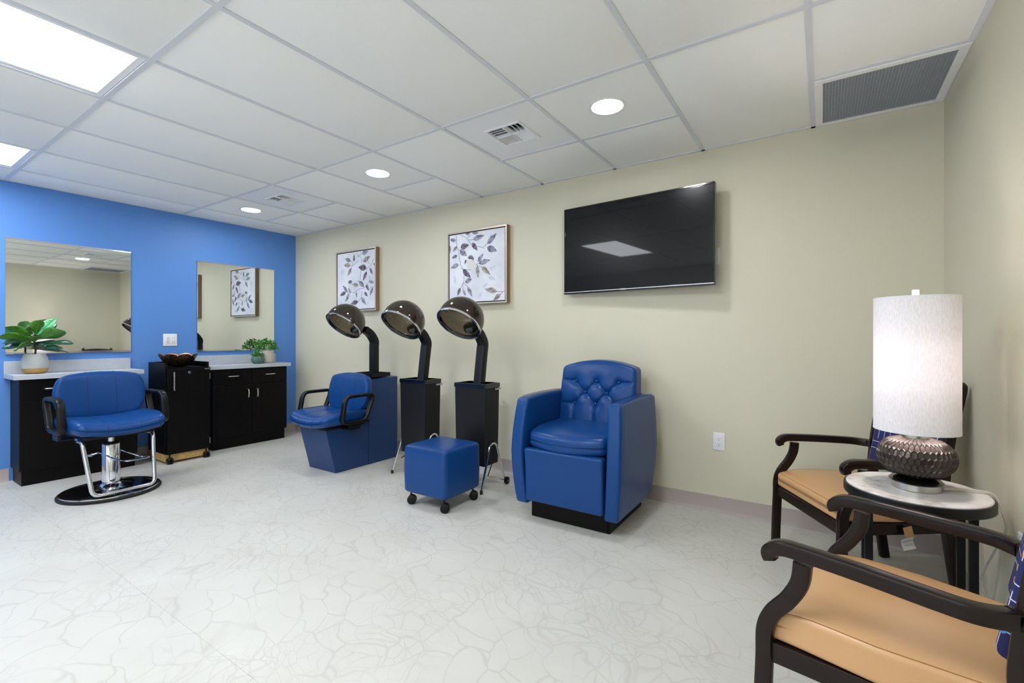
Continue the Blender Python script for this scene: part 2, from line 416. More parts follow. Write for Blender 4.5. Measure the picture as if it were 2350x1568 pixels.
def base_prof(): return [(0,0),(.016,0),(.010,.010),(.005,.02),(.005,.098),(0,.1)]
struct('baseboard_back', prism([(-a, b) for a, b in base_prof()], .34, L-.006, 'x'), 'baseboard_vinyl', label='taupe vinyl baseboard along the beige wall')
bl = struct('baseboard_left', prism(base_prof(), -DEPTH, -2.404, 'y'), 'baseboard_vinyl', label='taupe vinyl baseboard along the blue wall')
obj('baseboard_piece', prism(base_prof(), -.262, -.005, 'y'), 'baseboard_vinyl', bl)
obj('baseboard_piece', prism(base_prof(), -1.655, -1.095, 'y'), 'baseboard_vinyl', bl)
struct('baseboard_right', prism([(L-a, b) for a, b in base_prof()], -DEPTH, -.0, 'y'), 'baseboard_vinyl', label='taupe vinyl baseboard along the side wall')
struct('baseboard_corner', prism([(-a, b) for a, b in base_prof()], .0, .34, 'x'), 'baseboard_vinyl', label='taupe vinyl baseboard in the far corner')

# ---- suspended ceiling
ceiling = struct('ceiling', box(-.12, L+.12, -DEPTH-.12, .12, H+.16, H+.2), 'ceiling_tile', label='white suspended tile ceiling')
XL = [0] + [PX+i*T for i in range(9)] + [L]            # column lines
Y1 = -(PY+T); Y2 = Y1-2*T; Y3 = Y2-2*T
YB = [0, Y1, Y2, Y3, -DEPTH]
split0 = {1, 2, 4, 6, 7, 9}                            # columns with a cross bar in the first strip
tee = .0115
xs_mesh = {}
def tile(x0, x1, y0, y1):
    g = .0125
    key = (round(x1-x0, 3), round(y0-y1, 3))
    if key not in xs_mesh:
        w, d = x1-x0-2*g+.008, y0-y1-2*g+.008
        xs_mesh[key] = mesh('ceiling_tile', rbox(w, d, .016, .003, 2, 1), 50); xs_mesh[key].materials.append(MATS['ceiling_tile'])
    o = obj('ceiling_tile', xs_mesh[key], None, ceiling, loc=((x0+x1)/2, (y0+y1)/2, H+.010)); return o
NOTILE = {('d', 1), ('d', 4), ('d', 7), ('v', 2), ('v', 6), ('g', 9)}
for c in range(10):
    x0, x1 = XL[c], XL[c+1]
    for s in range(4):
        y0, y1 = YB[s], YB[s+1]
        if s == 0 and c in split0:
            if c != 9: tile(x0, x1, 0, -PY)
            if c in (9,): tile(x0, x1, -PY, Y1)
            elif c in (1, 4, 7): pass                   # downlight tiles are built below with a hole
            continue
        if s == 2 and c in (1, 4, 7): continue          # light panels
        tile(x0, x1, y0, y1)
for x in XL[1:-1]:
    obj('grid_bar', box(x-tee, x+tee, -DEPTH, 0, H-.003, H+.03), 'ceiling_grid', ceiling, smooth=0)
for y in YB[1:-1]:
    obj('grid_bar', box(0, L, y-tee, y+tee, H-.0034, H+.03), 'ceiling_grid', ceiling, smooth=0)
for c in split0:
    obj('grid_bar', box(XL[c]+tee, XL[c+1]-tee, -PY-tee, -PY+tee, H-.0032, H+.03), 'ceiling_grid', ceiling, smooth=0)
for nm, g in (('a', box(0, L, -.022, 0, H-.003, H+.03)), ('b', box(0, .022, -DEPTH, 0, H-.0032, H+.03)), ('c', box(L-.022, L, -DEPTH, 0, H-.0028, H+.03)), ('d', box(0, L, -DEPTH, -DEPTH+.022, H-.003, H+.03))):
    obj('wall_angle', g, 'ceiling_grid', ceiling, smooth=0)
# tiles cut round for the downlights
def ring_tile(x0, x1, y0, y1, r, cx, cy):
    g = .0085; X0, X1, Ya, Yb = x0+g-cx, x1-g-cx, y1+g-cy, y0-g-cy; n = 48; V = []; F = []
    for i in range(n):
        a = 2*math.pi*i/n; c_, s_ = math.cos(a), math.sin(a)
        t = min((X1 if c_ > 0 else X0)/c_ if abs(c_) > 1e-9 else 9, (Yb if s_ > 0 else Ya)/s_ if abs(s_) > 1e-9 else 9)
        V += [Vector((r*c_, r*s_, 0)), Vector((t*c_, t*s_, 0)), Vector((r*c_, r*s_, .016)), Vector((t*c_, t*s_, .016))]
    for i in range(n):
        j = (i+1) % n; F += [(4*i, 4*i+1, 4*j+1, 4*j), (4*i+2, 4*j+2, 4*j+3, 4*i+3), (4*i, 4*j, 4*j+2, 4*i+2), (4*i+1, 4*i+3, 4*j+3, 4*j+1)]
    # square the corners
    for cx_, cy_ in ((X0,Ya),(X1,Ya),(X1,Yb),(X0,Yb)):
        best = min(range(n), key=lambda q: (V[4*q+1].x-cx_)**2 + (V[4*q+1].y-cy_)**2)
        for o_ in (1, 3): V[4*best+o_].x = cx_; V[4*best+o_].y = cy_
    return V, F
DL = {1: ('round recessed ceiling light nearest the blue wall', .0), 4: ('round recessed ceiling light between the two square air vents', 0), 7: ('round recessed ceiling light nearest the camera, above the television', 0)}
for c, (lab, _) in DL.items():
    cx, cy = (XL[c]+XL[c+1])/2, (Y1-PY)/2
    obj('ceiling_tile', ring_tile(XL[c], XL[c+1], -PY, Y1, .088, cx, cy), 'ceiling_tile', ceiling, loc=(cx, cy, H+.002))
    t = thing('downlight', lab, 'ceiling light', (cx, cy, H+.0015), 0, 'round ceiling lights')
    obj('trim_ring', lathe([(.086,.006),(.099,.0),(.099,-.003),(.094,-.0045),(.083,-.002),(.080,.004),(.080,.012),(.086,.012),(.086,.006)], 48, False), 'white_enamel', t)
    obj('lens', lathe([(0,.003),(.04,.0025),(.081,.004),(.081,.007),(0,.007)], 40, False), 'downlight_lens', t)
for c, lab in ((1, 'lit rectangular ceiling light panel at the left edge, close to the blue wall'), (4, 'large lit rectangular ceiling light panel in the upper left corner'), (7, 'rectangular ceiling light panel added above the camera, out of frame')):  # last panel keeps the row's spacing, added out of frame for light
    x0, x1 = XL[c], XL[c+1]; w = (x1-x0)/2-.013; d = (Y2-Y3)/2-.013
    t = thing('ceiling_light_panel', lab, 'ceiling light', ((x0+x1)/2, (Y2+Y3)/2, H+.002), 0, 'rectangular ceiling light panels')
    fr = .028
    for a in ((-w,w,-d,-d+fr),(-w,w,d-fr,d),(-w,-w+fr,-d+fr,d-fr),(w-fr,w,-d+fr,d-fr)):
        obj('frame_rail', box(a[0], a[1], a[2], a[3], 0, .05), 'white_enamel', t, .002)
    obj('diffuser', box(-w+fr, w-fr, -d+fr, d-fr, .010, .014), 'troffer_lens', t, smooth=0)
    obj('housing', box(-w+.002, w-.002, -d+.002, d-.002, .052, .06), 'white_enamel', t, smooth=0)
# ---- supply air vents: a plain square panel with a four-way louvre core
for c, lab in ((2, 'square white air vent panel near the blue wall'), (6, 'square white air vent panel nearer the camera, left of the largest round light')):
    cx, cy = (XL[c]+XL[c+1])/2, (Y1-PY)/2; hw = T/2-.012; q = .112
    t = thing('air_vent', lab, 'vent', (cx, cy, H+.003), 0, 'square supply air vents')
    for a in ((-hw,hw,-hw,-q),(-hw,hw,q,hw),(-hw,-q,-q,q),(q,hw,-q,q)):
        obj('face_panel', box(a[0], a[1], a[2], a[3], 0, .012), 'white_enamel', t, smooth=0)
    rr = .016
    for a in ((-q-rr,q+rr,-q-rr,-q),(-q-rr,q+rr,q,q+rr),(-q-rr,-q,-q,q),(q,q+rr,-q,q)):
        obj('core_frame', box(a[0], a[1], a[2], a[3], -.007, .001), 'white_enamel', t, .003)
    obj('duct', join(box(-q-.01,q+.01,-q-.01,q+.01,.09,.10), box(-q-.006,-q,-q,q,.012,.09), box(q,q+.006,-q,q,.012,.09), box(-q,q,-q-.006,-q,.012,.09), box(-q,q,q,q+.006,.012,.09)), 'duct_dark', t, smooth=0)
    sl = mesh('louvre_blade', rot(box(-q/2+.002, q/2-.002, -.0012, .0012, -.017, .017), R(40), 'X'), 0); sl.materials.append(MATS['white_enamel'])
    for qi, (sx_, sy_) in enumerate(((-1,-1),(1,-1),(1,1),(-1,1))):
        for b_ in range(4):
            off = (b_+.5)/4*q
            o = obj('louvre_blade', sl, None, t)
            if qi % 2 == 0: o.location = (sx_*q/2, sy_*off, .012); o.rotation_euler = (0,0, 0 if sy_ > 0 else math.pi)
            else: o.location = (sx_*off, sy_*q/2, .012); o.rotation_euler = (0,0, -math.pi/2 if sx_ > 0 else math.pi/2)
    obj('divider', box(-.002,.002,-q,q,-.006,.03), 'white_enamel', t, smooth=0); obj('divider', box(-q,q,-.002,.002,-.006,.03), 'white_enamel', t, smooth=0)
# ---- return air grille against the right wall
gx0, gx1, gy0, gy1 = XL[9]+tee, L-.004, -PY+tee, -.004
t = thing('return_air_grille', 'large grey egg-crate return air grille in the ceiling corner', 'vent', ((gx0+gx1)/2, (gy0+gy1)/2, H-.004))
w, d = (gx1-gx0)/2, (gy1-gy0)/2; fr = .036
for a in ((-w,w,-d,-d+fr),(-w,w,d-fr,d),(-w,-w+fr,-d+fr,d-fr),(w-fr,w,-d+fr,d-fr)):
    obj('frame_rail', box(a[0], a[1], a[2], a[3], -.003, .012), 'white_enamel', t, .003)
bars = []
n_ = 38
for i in range(1, n_):
    x = -w+fr+(2*w-2*fr)*i/n_; y = -d+fr+(2*d-2*fr)*i/n_
    bars.append(box(x-.0007, x+.0007, -d+fr, d-fr, 0, .0125)); bars.append(box(-w+fr, w-fr, y-.0007, y+.0007, .0002, .0127))
o = obj('egg_crate_core', join(*bars), 'grille_grey', t, smooth=0); o['kind'] = 'stuff'
obj('plenum_box', join(box(-w,w,-d,d,.09,.10)), 'plenum_dark', t, smooth=0)

# ================================================================== WALL THINGS
def mirror(label, y0, y1, z0, z1):
    t = thing('wall_mirror', label, 'mirror', (0, (y0+y1)/2, z0), 0, 'frameless wall mirrors'); w = (y1-y0)/2; h = z1-z0
    obj('glass', box(.005, .010, -w, w, 0, h), 'mirror_glass', t, smooth=0)
    obj('backing', box(.0005, .005, -w, w, 0, h), 'black_plastic', t, smooth=0)
    obj('bottom_channel', prism([(0.0004,-.006),(.015,-.006),(.015,.010),(.0125,.010),(.0125,-.002),(.0004,-.002)], -w, w, 'y'), 'chrome', t, smooth=0)
    obj('top_channel', prism([(0.0004,h+.004),(.013,h+.004),(.013,h-.006),(.0115,h-.006),(.0115,h+.001),(.0004,h+.001)], -w, w, 'y'), 'chrome', t, smooth=0)
mirror('frameless wall mirror over the counter with the fiddle-leaf plant', -2.424, -1.628, 1.006, 1.918)
mirror('frameless wall mirror over the counter with the two small potted plants', -1.078, -.274, .996, 1.916)
def receptacle(parent, cx, cz):
    """one decora insert, built in the local x/z plane facing -y"""
    ins = obj('socket_insert', move(rbox(.034, .004, .067, .0015, 2, 1), cx, -.007, cz), 'white_plastic', parent)
    sl = []
    for dz in (.017, -.017):
        sl += [box(cx-.0075, cx-.0055, -.0093, -.0089, cz+dz+.001, cz+dz+.008), box(cx+.0055, cx+.0075, -.0093, -.0089, cz+dz+.002, cz+dz+.008), move(rot(cyl(.0028, -.0002, .0002, 10), R(90), 'X'), cx, -.0091, cz+dz-.006)]
    obj('slots', join(*sl), 'slot_dark', ins, smooth=0)
t = thing('wall_outlet', 'white single electrical outlet low on the beige wall beside the armchair', 'outlet', (4.7805, 0, .4565))
obj('cover_plate', move(rbox(.071, .006, .114, .0028, 3, 1), 0, -.003, 0), 'white_plastic', t); receptacle(t, 0, 0)
t = thing('wall_outlet', 'white double-gang outlet plate on the blue wall above the bowl', 'outlet', (0, -1.313, 1.108), R(90))
obj('cover_plate', move(rbox(.117, .006, .119, .0028, 3, 1), 0, -.003, 0), 'white_plastic', t); receptacle(t, -.023, 0); receptacle(t, .023, 0)
t = thing('wall_outlet', 'white outlet on the side wall behind the nearest chair', 'outlet', (L, -1.16, .455), R(-90))
obj('cover_plate', move(rbox(.071, .006, .114, .0028, 3, 1), 0, -.003, 0), 'white_plastic', t); receptacle(t, 0, 0)
t = thing('wall_junction_box', 'white wall box half hidden behind the television', 'outlet', (4.735, 0, 1.658))
obj('cover_plate', move(rbox(.1, .012, .112, .004, 3, 1), 0, -.006, 0), 'white_plastic', t)
obj('cover_screw', move(rot(cyl(.004, -.001, .001, 10), R(90), 'X'), .02, -.0125, 0), 'screw', t)

# ---- television, turned slightly to the left on its bracket
tvw, tvh = 1.092, .651; ang = math.atan2(-.07, 1.089)
t = thing('television', 'large black flat-screen television mounted on the beige wall', 'television', (4.235, -.095, 1.785), ang)
b0 = .011
for a in ((-tvw/2, tvw/2, tvh/2-b0, tvh/2), (-tvw/2, -tvw/2+b0, -tvh/2+.02, tvh/2-b0), (tvw/2-b0, tvw/2, -tvh/2+.02, tvh/2-b0)):
    obj('bezel', box(a[0], a[1], -.008, .03, a[2], a[3]), 'black_gloss', t, .002)
lb = obj('bezel', box(-tvw/2, tvw/2, -.010, .03, -tvh/2, -tvh/2+.02), 'black_gloss', t, .002)
obj('bottom_trim', box(-tvw/2+.004, tvw/2-.004, -.0115, -.0098, -tvh/2+.011, -tvh/2+.0165), 'aluminium', lb, smooth=0)
obj('screen', box(-tvw/2+b0, tvw/2-b0, -.004, .002, -tvh/2+.02, tvh/2-b0), 'tv_screen', t, smooth=0)
obj('rear_shell', prism([(-tvw/2+.01, .02), (tvw/2-.01, .02), (tvw/2-.14, .05), (-tvw/2+.14, .05)], -tvh/2+.01, tvh/2-.01, 'z'), 'black_plastic', t)
obj('wall_bracket', join(box(-.2,.2,.04,.062,-.1,.1), box(-.05,.05,.05,.09,-.05,.05)), 'black_metal', t)
def text_mesh(s, size, depth=.0006):
    cu = bpy.data.curves.new('txt', 'FONT'); cu.body = s; cu.size = size; cu.align_x = 'CENTER'; cu.align_y = 'CENTER'; cu.extrude = depth
    ob = bpy.data.objects.new('txt', cu); COL.objects.link(ob); bpy.context.view_layer.update()
    me = bpy.data.meshes.new_from_object(ob.evaluated_get(bpy.context.evaluated_depsgraph_get()))
    bpy.data.objects.remove(ob); return me
lm = text_mesh('VIZIO', .019); lm.materials.clear(); lm.materials.append(MATS['aluminium'])
o = obj('brand_lettering', lm, None, lb); o.location = (-.065, -.0122, -tvh/2+.0118); o.rotation_euler = (R(90), 0, 0)

# ---- framed leaf paintings
def leaf_outline(n=9):
    up = [(i/n, .5*math.sin(math.pi*(i/n)**.8)*(1-.25*(i/n))) for i in range(n+1)]
    return up + [(x, -y) for x, y in reversed(up[1:-1])]
LO = leaf_outline()
def painting(label, x0, x1, z0, z1, box_px, leaves, twigs, birds, pale):
    """leaves are given in the pixel space of a close view of the canvas: base x,y, tip x,y, width, shade"""
    S = x1-x0; dp = .05
    t = thing('framed_painting', label, 'painting', ((x0+x1)/2, 0, z0), 0, 'framed leaf paintings'); h = z1-z0; w = S/2; fw_ = .0135
    for a in ((-w,w,0,fw_),(-w,w,h-fw_,h),(-w,-w+fw_,fw_,h-fw_),(w-fw_,w,fw_,h-fw_)):
        r = obj('frame_rail', box(a[0], a[1], -dp, -.002, a[2], a[3]), 'frame_wood', t, .0015)
        obj('frame_face', box(a[0]+.0003, a[1]-.0003, -dp-.0018, -dp+.0002, a[2]+.0003, a[3]-.0003), 'frame_silver', r)
    obj('frame_back', box(-w+fw_, w-fw_, -.02, -.004, fw_, h-fw_), 'slot_dark', t, smooth=0)
    g = fw_+.009
    can = obj('canvas', box(-w+g, w-g, -dp+.004, -.02, g, h-g), 'canvas_white', t, smooth=0)
    yc = -dp+.004
    (tl, tr, br_, bl_) = box_px
    def uv(px, py):       # bilinear-ish inverse by iteration
        u = v = .5
        for _ in range(12):
            X = (1-u)*(1-v)*tl[0]+u*(1-v)*tr[0]+u*v*br_[0]+(1-u)*v*bl_[0]; Y = (1-u)*(1-v)*tl[1]+u*(1-v)*tr[1]+u*v*br_[1]+(1-u)*v*bl_[1]
            u += (px-X)/(.5*(tr[0]-tl[0]+br_[0]-bl_[0])); v += (py-Y)/(.5*(bl_[1]-tl[1]+br_[1]-tr[1]))
        return -w+g+u*(2*w-2*g), h-g-v*(h-2*g)
    cl = lambda v_, lo, hi: max(lo, min(hi, v_))
    groups = {}
    def add_leaf(bx_, by_, tx, tz, wd, shade, lift):
        a = Vector(uv(bx_, by_)); b = Vector(uv(tx, tz)); d = b-a; pn = Vector((-d.y, d.x)).normalized()*wd*d.length
        pts = [a + d*u_ + pn*v_ for u_, v_ in LO]
        pts = [(cl(p.x, -w+g, w-g), cl(p.y, g, h-g)) for p in pts]
        groups.setdefault(shade, []).append(prism(pts, yc-.0006-lift, yc-.0001, 'y'))
        mid = [(yc, a + d*q) for q in (0, .3, .6, .92)]
        if shade != 'painted_leaf_pale':
            groups.setdefault('picture_ink', []).append(sweep([Vector((cl(p.x, -w+g, w-g), yc-.0007-lift, cl(p.y, g, h-g))) for _, p in mid], circ(.0009, 5)))
    for i, lf in enumerate(pale): add_leaf(*lf, 'painted_leaf_pale', 0)
    for i, lf in enumerate(leaves):
        sh = lf[5] if len(lf) > 5 else 'g'
        add_leaf(*lf[:5], {'g': 'painted_leaf_grey', 't': 'painted_leaf_taupe', 'd': 'painted_leaf_dark'}[sh], .0002+.00005*(i % 5))
    for tw in twigs:
        p = [uv(*q) for q in tw]; pts = catmull([Vector((cl(a, -w+g, w-g), yc-.0005, cl(b, g, h-g))) for a, b in p], 5)
        groups.setdefault('picture_ink', []).append(sweep(pts, circ(.0014, 6)))
    for mname, poly in birds:
        pts = [(c_.x, c_.z) for c_ in catmull([Vector((a, 0, b)) for a, b in (uv(*q) for q in poly)], 5, True)]
        groups.setdefault(mname, []).append(prism(pts, yc-.0016, yc-.0001, 'y'))
    nm = {'painted_leaf_grey': 'painted_leaves', 'painted_leaf_taupe': 'painted_leaves', 'painted_leaf_dark': 'painted_leaves', 'painted_leaf_pale': 'painted_shadow_leaves', 'picture_ink': 'painted_twigs', 'canvas_bird': 'painted_bird', 'bird_head': 'painted_bird_head'}
    for mname, gs in groups.items(): obj(nm[mname], join(*gs), mname, can, smooth=0)
A_BOX = ((168,522),(612,462),(617,1172),(180,1150+58))
A_LEAVES = [(330,605,262,575,.55,'g'),(372,612,375,518,.42,'d'),(480,612,563,550,.5,'t'),(470,520,540,482,.55,'g'),(330,655,245,655,.45,'t'),(345,690,296,785,.5,'t'),(522,690,424,680,.55,'d'),(558,690,596,772,.45,'g'),(525,735,480,850,.42,'d'),(556,850,612,868,.5,'g'),(495,915,425,840,.45,'g'),(430,900,352,888,.45,'t'),(520,890,550,965,.5,'d'),(300,980,238,905,.4,'g'),(335,990,310,930,.45,'g'),(280,985,205,1032,.45,'d'),(318,1005,275,1110,.42,'g'),(405,985,410,1050,.45,'d'),(500,985,538,1030,.6,'d'),(465,1048,522,1135,.42,'g'),(597,925,562,1025,.42,'g'),(425,1095,340,1130,.45,'d'),(605,630,612,665,.6,'d')]
A_TWIGS = [[(400,518),(432,545),(462,580),(465,640)],[(470,510),(425,548),(405,560)],[(425,600),(380,640),(350,665),(345,700)],[(330,600),(350,620),(370,635)],[(330,660),(360,660)],[(600,580),(570,660),(525,700),(525,740)],[(460,715),(450,780),(448,830)],[(300,1000),(340,985),(380,990),(440,945),(505,930)],[(505,930),(470,910),(440,905)],[(555,790),(555,850),(510,920)],[(612,910),(570,930),(550,960)],[(470,970),(465,1040),(445,1075),(400,1140)],[(340,985),(318,1010)],[(310,985),(280,985)]]
A_BIRD = [('canvas_bird', [(310,880),(345,875),(352,905),(380,930),(375,960),(340,965),(315,930)]), ('bird_head', [(308,870),(318,845),(340,838),(352,855),(345,875),(325,880)])]
painting('square framed leaf painting partly behind the leftmost dryer hood', .858, 1.514, 1.413, 2.069, A_BOX, A_LEAVES, A_TWIGS, A_BIRD, [(210,770,250,690,.5),(400,1000,390,940,.4),(540,1090,545,1140,.5),(195,1110,240,1120,.5),(520,600,560,640,.5)])
B_BOX = ((1482,300),(2130,198),(2143,1070),(1486,1128))
B_LEAVES = [(1770,345,1908,290,.4,'g'),(1935,400,2045,265,.4,'g'),(1935,440,2050,485,.55,'g'),(1760,385,1825,480,.5,'d'),(1560,360,1486,345,.6,'g'),(1620,440,1725,410,.6,'d'),(1580,430,1520,500,.5,'t'),(1610,475,1700,545,.6,'g'),(1578,540,1512,575,.55,'d'),(1600,650,1497,700,.5,'g'),(1830,615,1895,510,.45,'g'),(1840,635,1975,590,.4,'g'),(1825,660,1835,815,.4,'t'),(1875,675,1978,772,.4,'t'),(1650,715,1750,815,.45,'d'),(1680,870,1768,820,.55,'g'),(1710,925,1770,1045,.4,'g'),(1620,940,1585,1040,.5,'d'),(1655,960,1690,1040,.4,'g'),(2055,970,1912,945,.4,'t'),(2095,1000,2015,1080,.5,'t'),(1680,275,1740,270,.6,'g'),(1760,265,1840,262,.5,'g'),(1690,590,1675,650,.55,'d'),(1486,420,1492,520,.3,'g'),(1735,540,1780,620,.35,'g')]
B_TWIGS = [[(1620,290),(1680,320),(1720,360),(1760,410),(1860,435),(1905,450)],[(1890,435),(1935,400)],[(1710,350),(1770,345)],[(1565,300),(1570,380),(1585,460),(1625,460)],[(1590,470),(1605,560),(1625,660),(1660,720),(1665,800),(1660,880)],[(1660,880),(1640,910),(1625,950)],[(1660,870),(1700,910),(1720,930)],[(1650,880),(1655,960)],[(1625,700),(1680,710),(1750,715)],[(1810,655),(1840,630)],[(1810,650),(1875,680)],[(2140,955),(2110,985),(2090,1010)],[(2120,970),(2055,972)],[(1740,290),(1700,325)]]
B_BIRD = [('canvas_bird', [(1715,575),(1760,575),(1795,630),(1790,700),(1750,715),(1705,690),(1700,620)]), ('bird_head', [(1715,560),(1745,535),(1778,560),(1780,595),(1755,580),(1725,580)])]
painting('square framed leaf painting with a bird, behind the hood nearest the armchair', 2.490, 3.145, 1.424, 2.079, B_BOX, B_LEAVES, B_TWIGS, B_BIRD, [(1540,790,1560,890,.5),(1960,730,2040,650,.4),(1950,790,2040,835,.4),(1890,930,1950,870,.4),(1840,1060,1880,980,.5),(1960,320,1990,270,.5)])

# ================================================================== CABINETS
def pull(parent, p, length, vertical, name='handle'):
    """curved nickel pull on a face at x = p.x"""
    x, y, z = p; h = length/2
    pts = [(0,-h,0),(.022,-h*.92,0),(.027,-h*.5,0),(.028,0,0),(.027,h*.5,0),(.022,h*.92,0),(0,h,0)]
    if vertical: pts = [(a,0,b) for a, b, _ in pts]
    path = catmull([Vector((x+a, y+b, z+c)) for a, b, c in pts], 4)
    n = len(path); sc = [1.0+.35*math.sin(math.pi*i/(n-1))**2 for i in range(n)]
    obj(name, sweep(path, circ(.0044, 8), scale=sc), 'brushed_nickel', parent)
def base_cabinet(label, y0, y1):
    t = thing('base_cabinet', label, 'cabinet', (0, (y0+y1)/2, 0), 0, 'dark base cabinets'); w = (y1-y0)/2; D = .285; top = .811
    obj('body', box(.012, D, -w, w, .112, top), 'espresso_laminate', t, .001)
    obj('toe_kick', box(.018, D-.006, -w+.014, w-.014, 0, .1115), 'espresso_laminate', t)
    for s in (-1, 1):
        a, b = (-w+.002, -.0017) if s < 0 else (.0017, w-.002)
        dr = obj('drawer', box(D+.0005, D+.019, a, b, .645, top-.008), 'espresso_laminate', t, .0015)
        pull(dr, (D+.019, (a+b)/2, .735), .1, False)
        do = obj('door', box(D+.0005, D+.019, a, b, .118, .641), 'espresso_laminate', t, .0015)
        pull(do, (D+.019, -s*-.047, .545), .09, True)
base_cabinet('dark base cabinet behind the salon styling chair', -2.398, -1.668)
base_cabinet('dark base cabinet under the two small potted plants', -1.062, -.292)
def countertop(label, y0, y1):
    t = thing('countertop', label, 'countertop', (0, (y0+y1)/2, .8115), 0, 'grey laminate countertops'); w = (y1-y0)/2
    obj('slab', box(.002, .335, -w, w, 0, .036), 'laminate_grey', t, .002)
    obj('backsplash', box(.002, .020, -w, w, .0365, .132), 'laminate_grey', t, .002)
countertop('grey laminate countertop holding the fiddle-leaf plant', -2.434, -1.632)
countertop('grey laminate countertop holding the two small potted plants', -1.096, -.262)

# ---- rolling cabinet
t = thing('rolling_cabinet', 'dark locking rolling cabinet with tray top between the two counters', 'cabinet', (.10, -1.345, 0)); w = .178; dpt = .37
cz0 = .088
obj('side_panel', box(0, dpt, -w, -w+.018, cz0, .902), 'espresso_laminate', t, .001)
obj('side_panel', box(0, dpt, w-.018, w, cz0, .902), 'espresso_laminate', t, .001)
obj('back_panel', box(0, .015, -w+.0185, w-.0185, cz0, .902), 'espresso_laminate', t)
obj('tray_shelf', box(.0155, dpt, -w+.0185, w-.0185, .842, .858), 'espresso_laminate', t)
obj('bottom_panel', box(.0155, dpt-.002, -w+.0185, w-.0185, cz0, .104), 'espresso_laminate', t)
dr = obj('door', box(dpt+.001, dpt+.019, -w+.012, w-.001, cz0-.004, .846), 'espresso_laminate', t, .0015)
obj('bar_handle', join(between(.0062, (dpt+.047, -.124, .655), (dpt+.047, -.124, .822)), between(.004, (dpt+.018, -.124, .68), (dpt+.044, -.124, .68)), between(.004, (dpt+.018, -.124, .798), (dpt+.044, -.124, .798))), 'brushed_nickel', dr)
obj('lock', join(move(rot(lathe([(.0115,0),(.0115,.004),(.009,.006),(0,.006)], 20), R(90), 'Y'), dpt+.019, .008, .81), box(dpt+.0248, dpt+.0256, .007, .009, .806, .814)), 'chrome', dr)
obj('maker_plate', box(dpt+.019, dpt+.0202, w-.045, w-.004, .833, .842), 'aluminium', dr)
for z in (.765, .155): obj('hinge', box(dpt-.03, dpt+.016, w-.0005, w+.006, z-.027, z+.027), 'aluminium', dr, .001)
obj('plinth', box(.03, dpt-.004, -w+.004, w-.004, .018, cz0-.0045), 'particle_board', t)
def twin_caster(parent, x, y, r=.028, top=.08, fork=0.0, name='caster'):
    c = obj(name, join(between(.006, (x, y, r), (x, y, top), 8), move(rbox(.03, .022, .03, .01, 3, 1), x, y, r+.008)), 'black_plastic', parent)
    for s in (-1, 1):
        obj('caster_wheel', xf(lathe([(0,-.010),(r*.8,-.010),(r,-.007),(r,.007),(r*.8,.010),(0,.010)], 24, False), Matrix.Translation((x, y, r)) @ Matrix.Rotation(fork, 4, 'Z') @ Matrix.Translation((.006, s*.0125, 0)) @ Matrix.Rotation(R(90), 4, 'X')), 'black_plastic', c)
for yy in (-w+.03, w-.03):
    twin_caster(t, dpt+.016, yy, .028, .0845); twin_caster(t, .02, yy, .028, .0845)

# ---- scalloped bowl
t = thing('decorative_bowl', 'hammered bronze bowl with a scalloped rim on the rolling cabinet', 'bowl', (.29, -1.352, .8585))
def bowl(thick):
    V, F = [], []; n, m = 96, 12
    for i in range(n):
        a = 2*math.pi*i/n; sc = abs(math.cos(4*a))**.6
        for j in range(m+1):
            u = j/m; r = .048+(.152-.048)*(u**.72); z = .006+.104*u**1.55 + .022*(sc-.5)*u**3
            r += .006*(sc-.5)*u*u - thick; z += thick*.6*(1-u)
            V.append(Vector((r*math.cos(a), r*math.sin(a), z)))
    for i in range(n):
        k_ = (i+1) % n
        for j in range(m): F.append((i*(m+1)+j, k_*(m+1)+j, k_*(m+1)+j+1, i*(m+1)+j+1))
    F.append(tuple(reversed([i*(m+1) for i in range(n)]))); return V, F
obj('shell', join(bowl(0), lathe([(.046,0),(.049,.006),(.0,.006)], 40, True)), 'hammered_bronze', t)
obj('inner_lining', bowl(.0035), 'copper_inside', t)

# ---- plants
def fig_leaf(length, width, curl, wave, seed):
    rr = random.Random(seed); V, F = [], []; n, m = 12, 6; ph = rr.random()*6
    for i in range(n+1):
        u = i/n; wd = width*(math.sin(math.pi*min(1, u*.93+.04))**.8)*(.55+.75*u-.25*u*u)
        if u > .985: wd *= .45
        z0 = curl*u*u*length
        for j in range(m+1):
            s = -1+2*j/m; x = u*length; y = s*wd*.5
            V.append(Vector((x, y, z0+abs(s)**1.5*.18*wd+wave*math.sin(9*u+ph+2*s)*abs(s))))
    for i in range(n):
        for j in range(m): a = i*(m+1)+j; F.append((a, a+m+1, a+m+2, a+1))
    return V, F
def fig_veins(length, width, curl):
    gs = []
    def at_(u, s):
        wd = width*(math.sin(math.pi*min(1, u*.93+.04))**.8)*(.55+.75*u-.25*u*u); return Vector((u*length, s*wd*.5, curl*u*u*length+abs(s)**1.5*.18*wd-.0012))
    gs.append(sweep([at_(u, 0) for u in (0,.2,.4,.6,.8,.97)], circ(.0018, 5), scale=[1.3,1.1,1,.8,.6,.3]))
    for u in (.3,.48,.66):
        for s in (-1, 1): gs.append(sweep([at_(u, 0), at_(u+.07, s*.4), at_(u+.14, s*.8)], circ(.0009, 4)))
    return join(*gs)
t = thing('potted_fiddle_leaf', 'broad-leaved fiddle-leaf plant in a grey and gold concrete pot', 'plant', (.165, -2.288, .8485))
obj('pot', lathe([(0,.042),(.0765,.042),(.0795,.06),(.079,.085),(.074,.12),(.064,.152),(.060,.153),(.058,.150),(.0,.14)], 48, False), 'concrete', t)
obj('gold_band', lathe([(0,0),(.05,0),(.062,.005),(.073,.02),(.0770,.0415),(0,.0415)], 48, False), 'gold_paint', t)
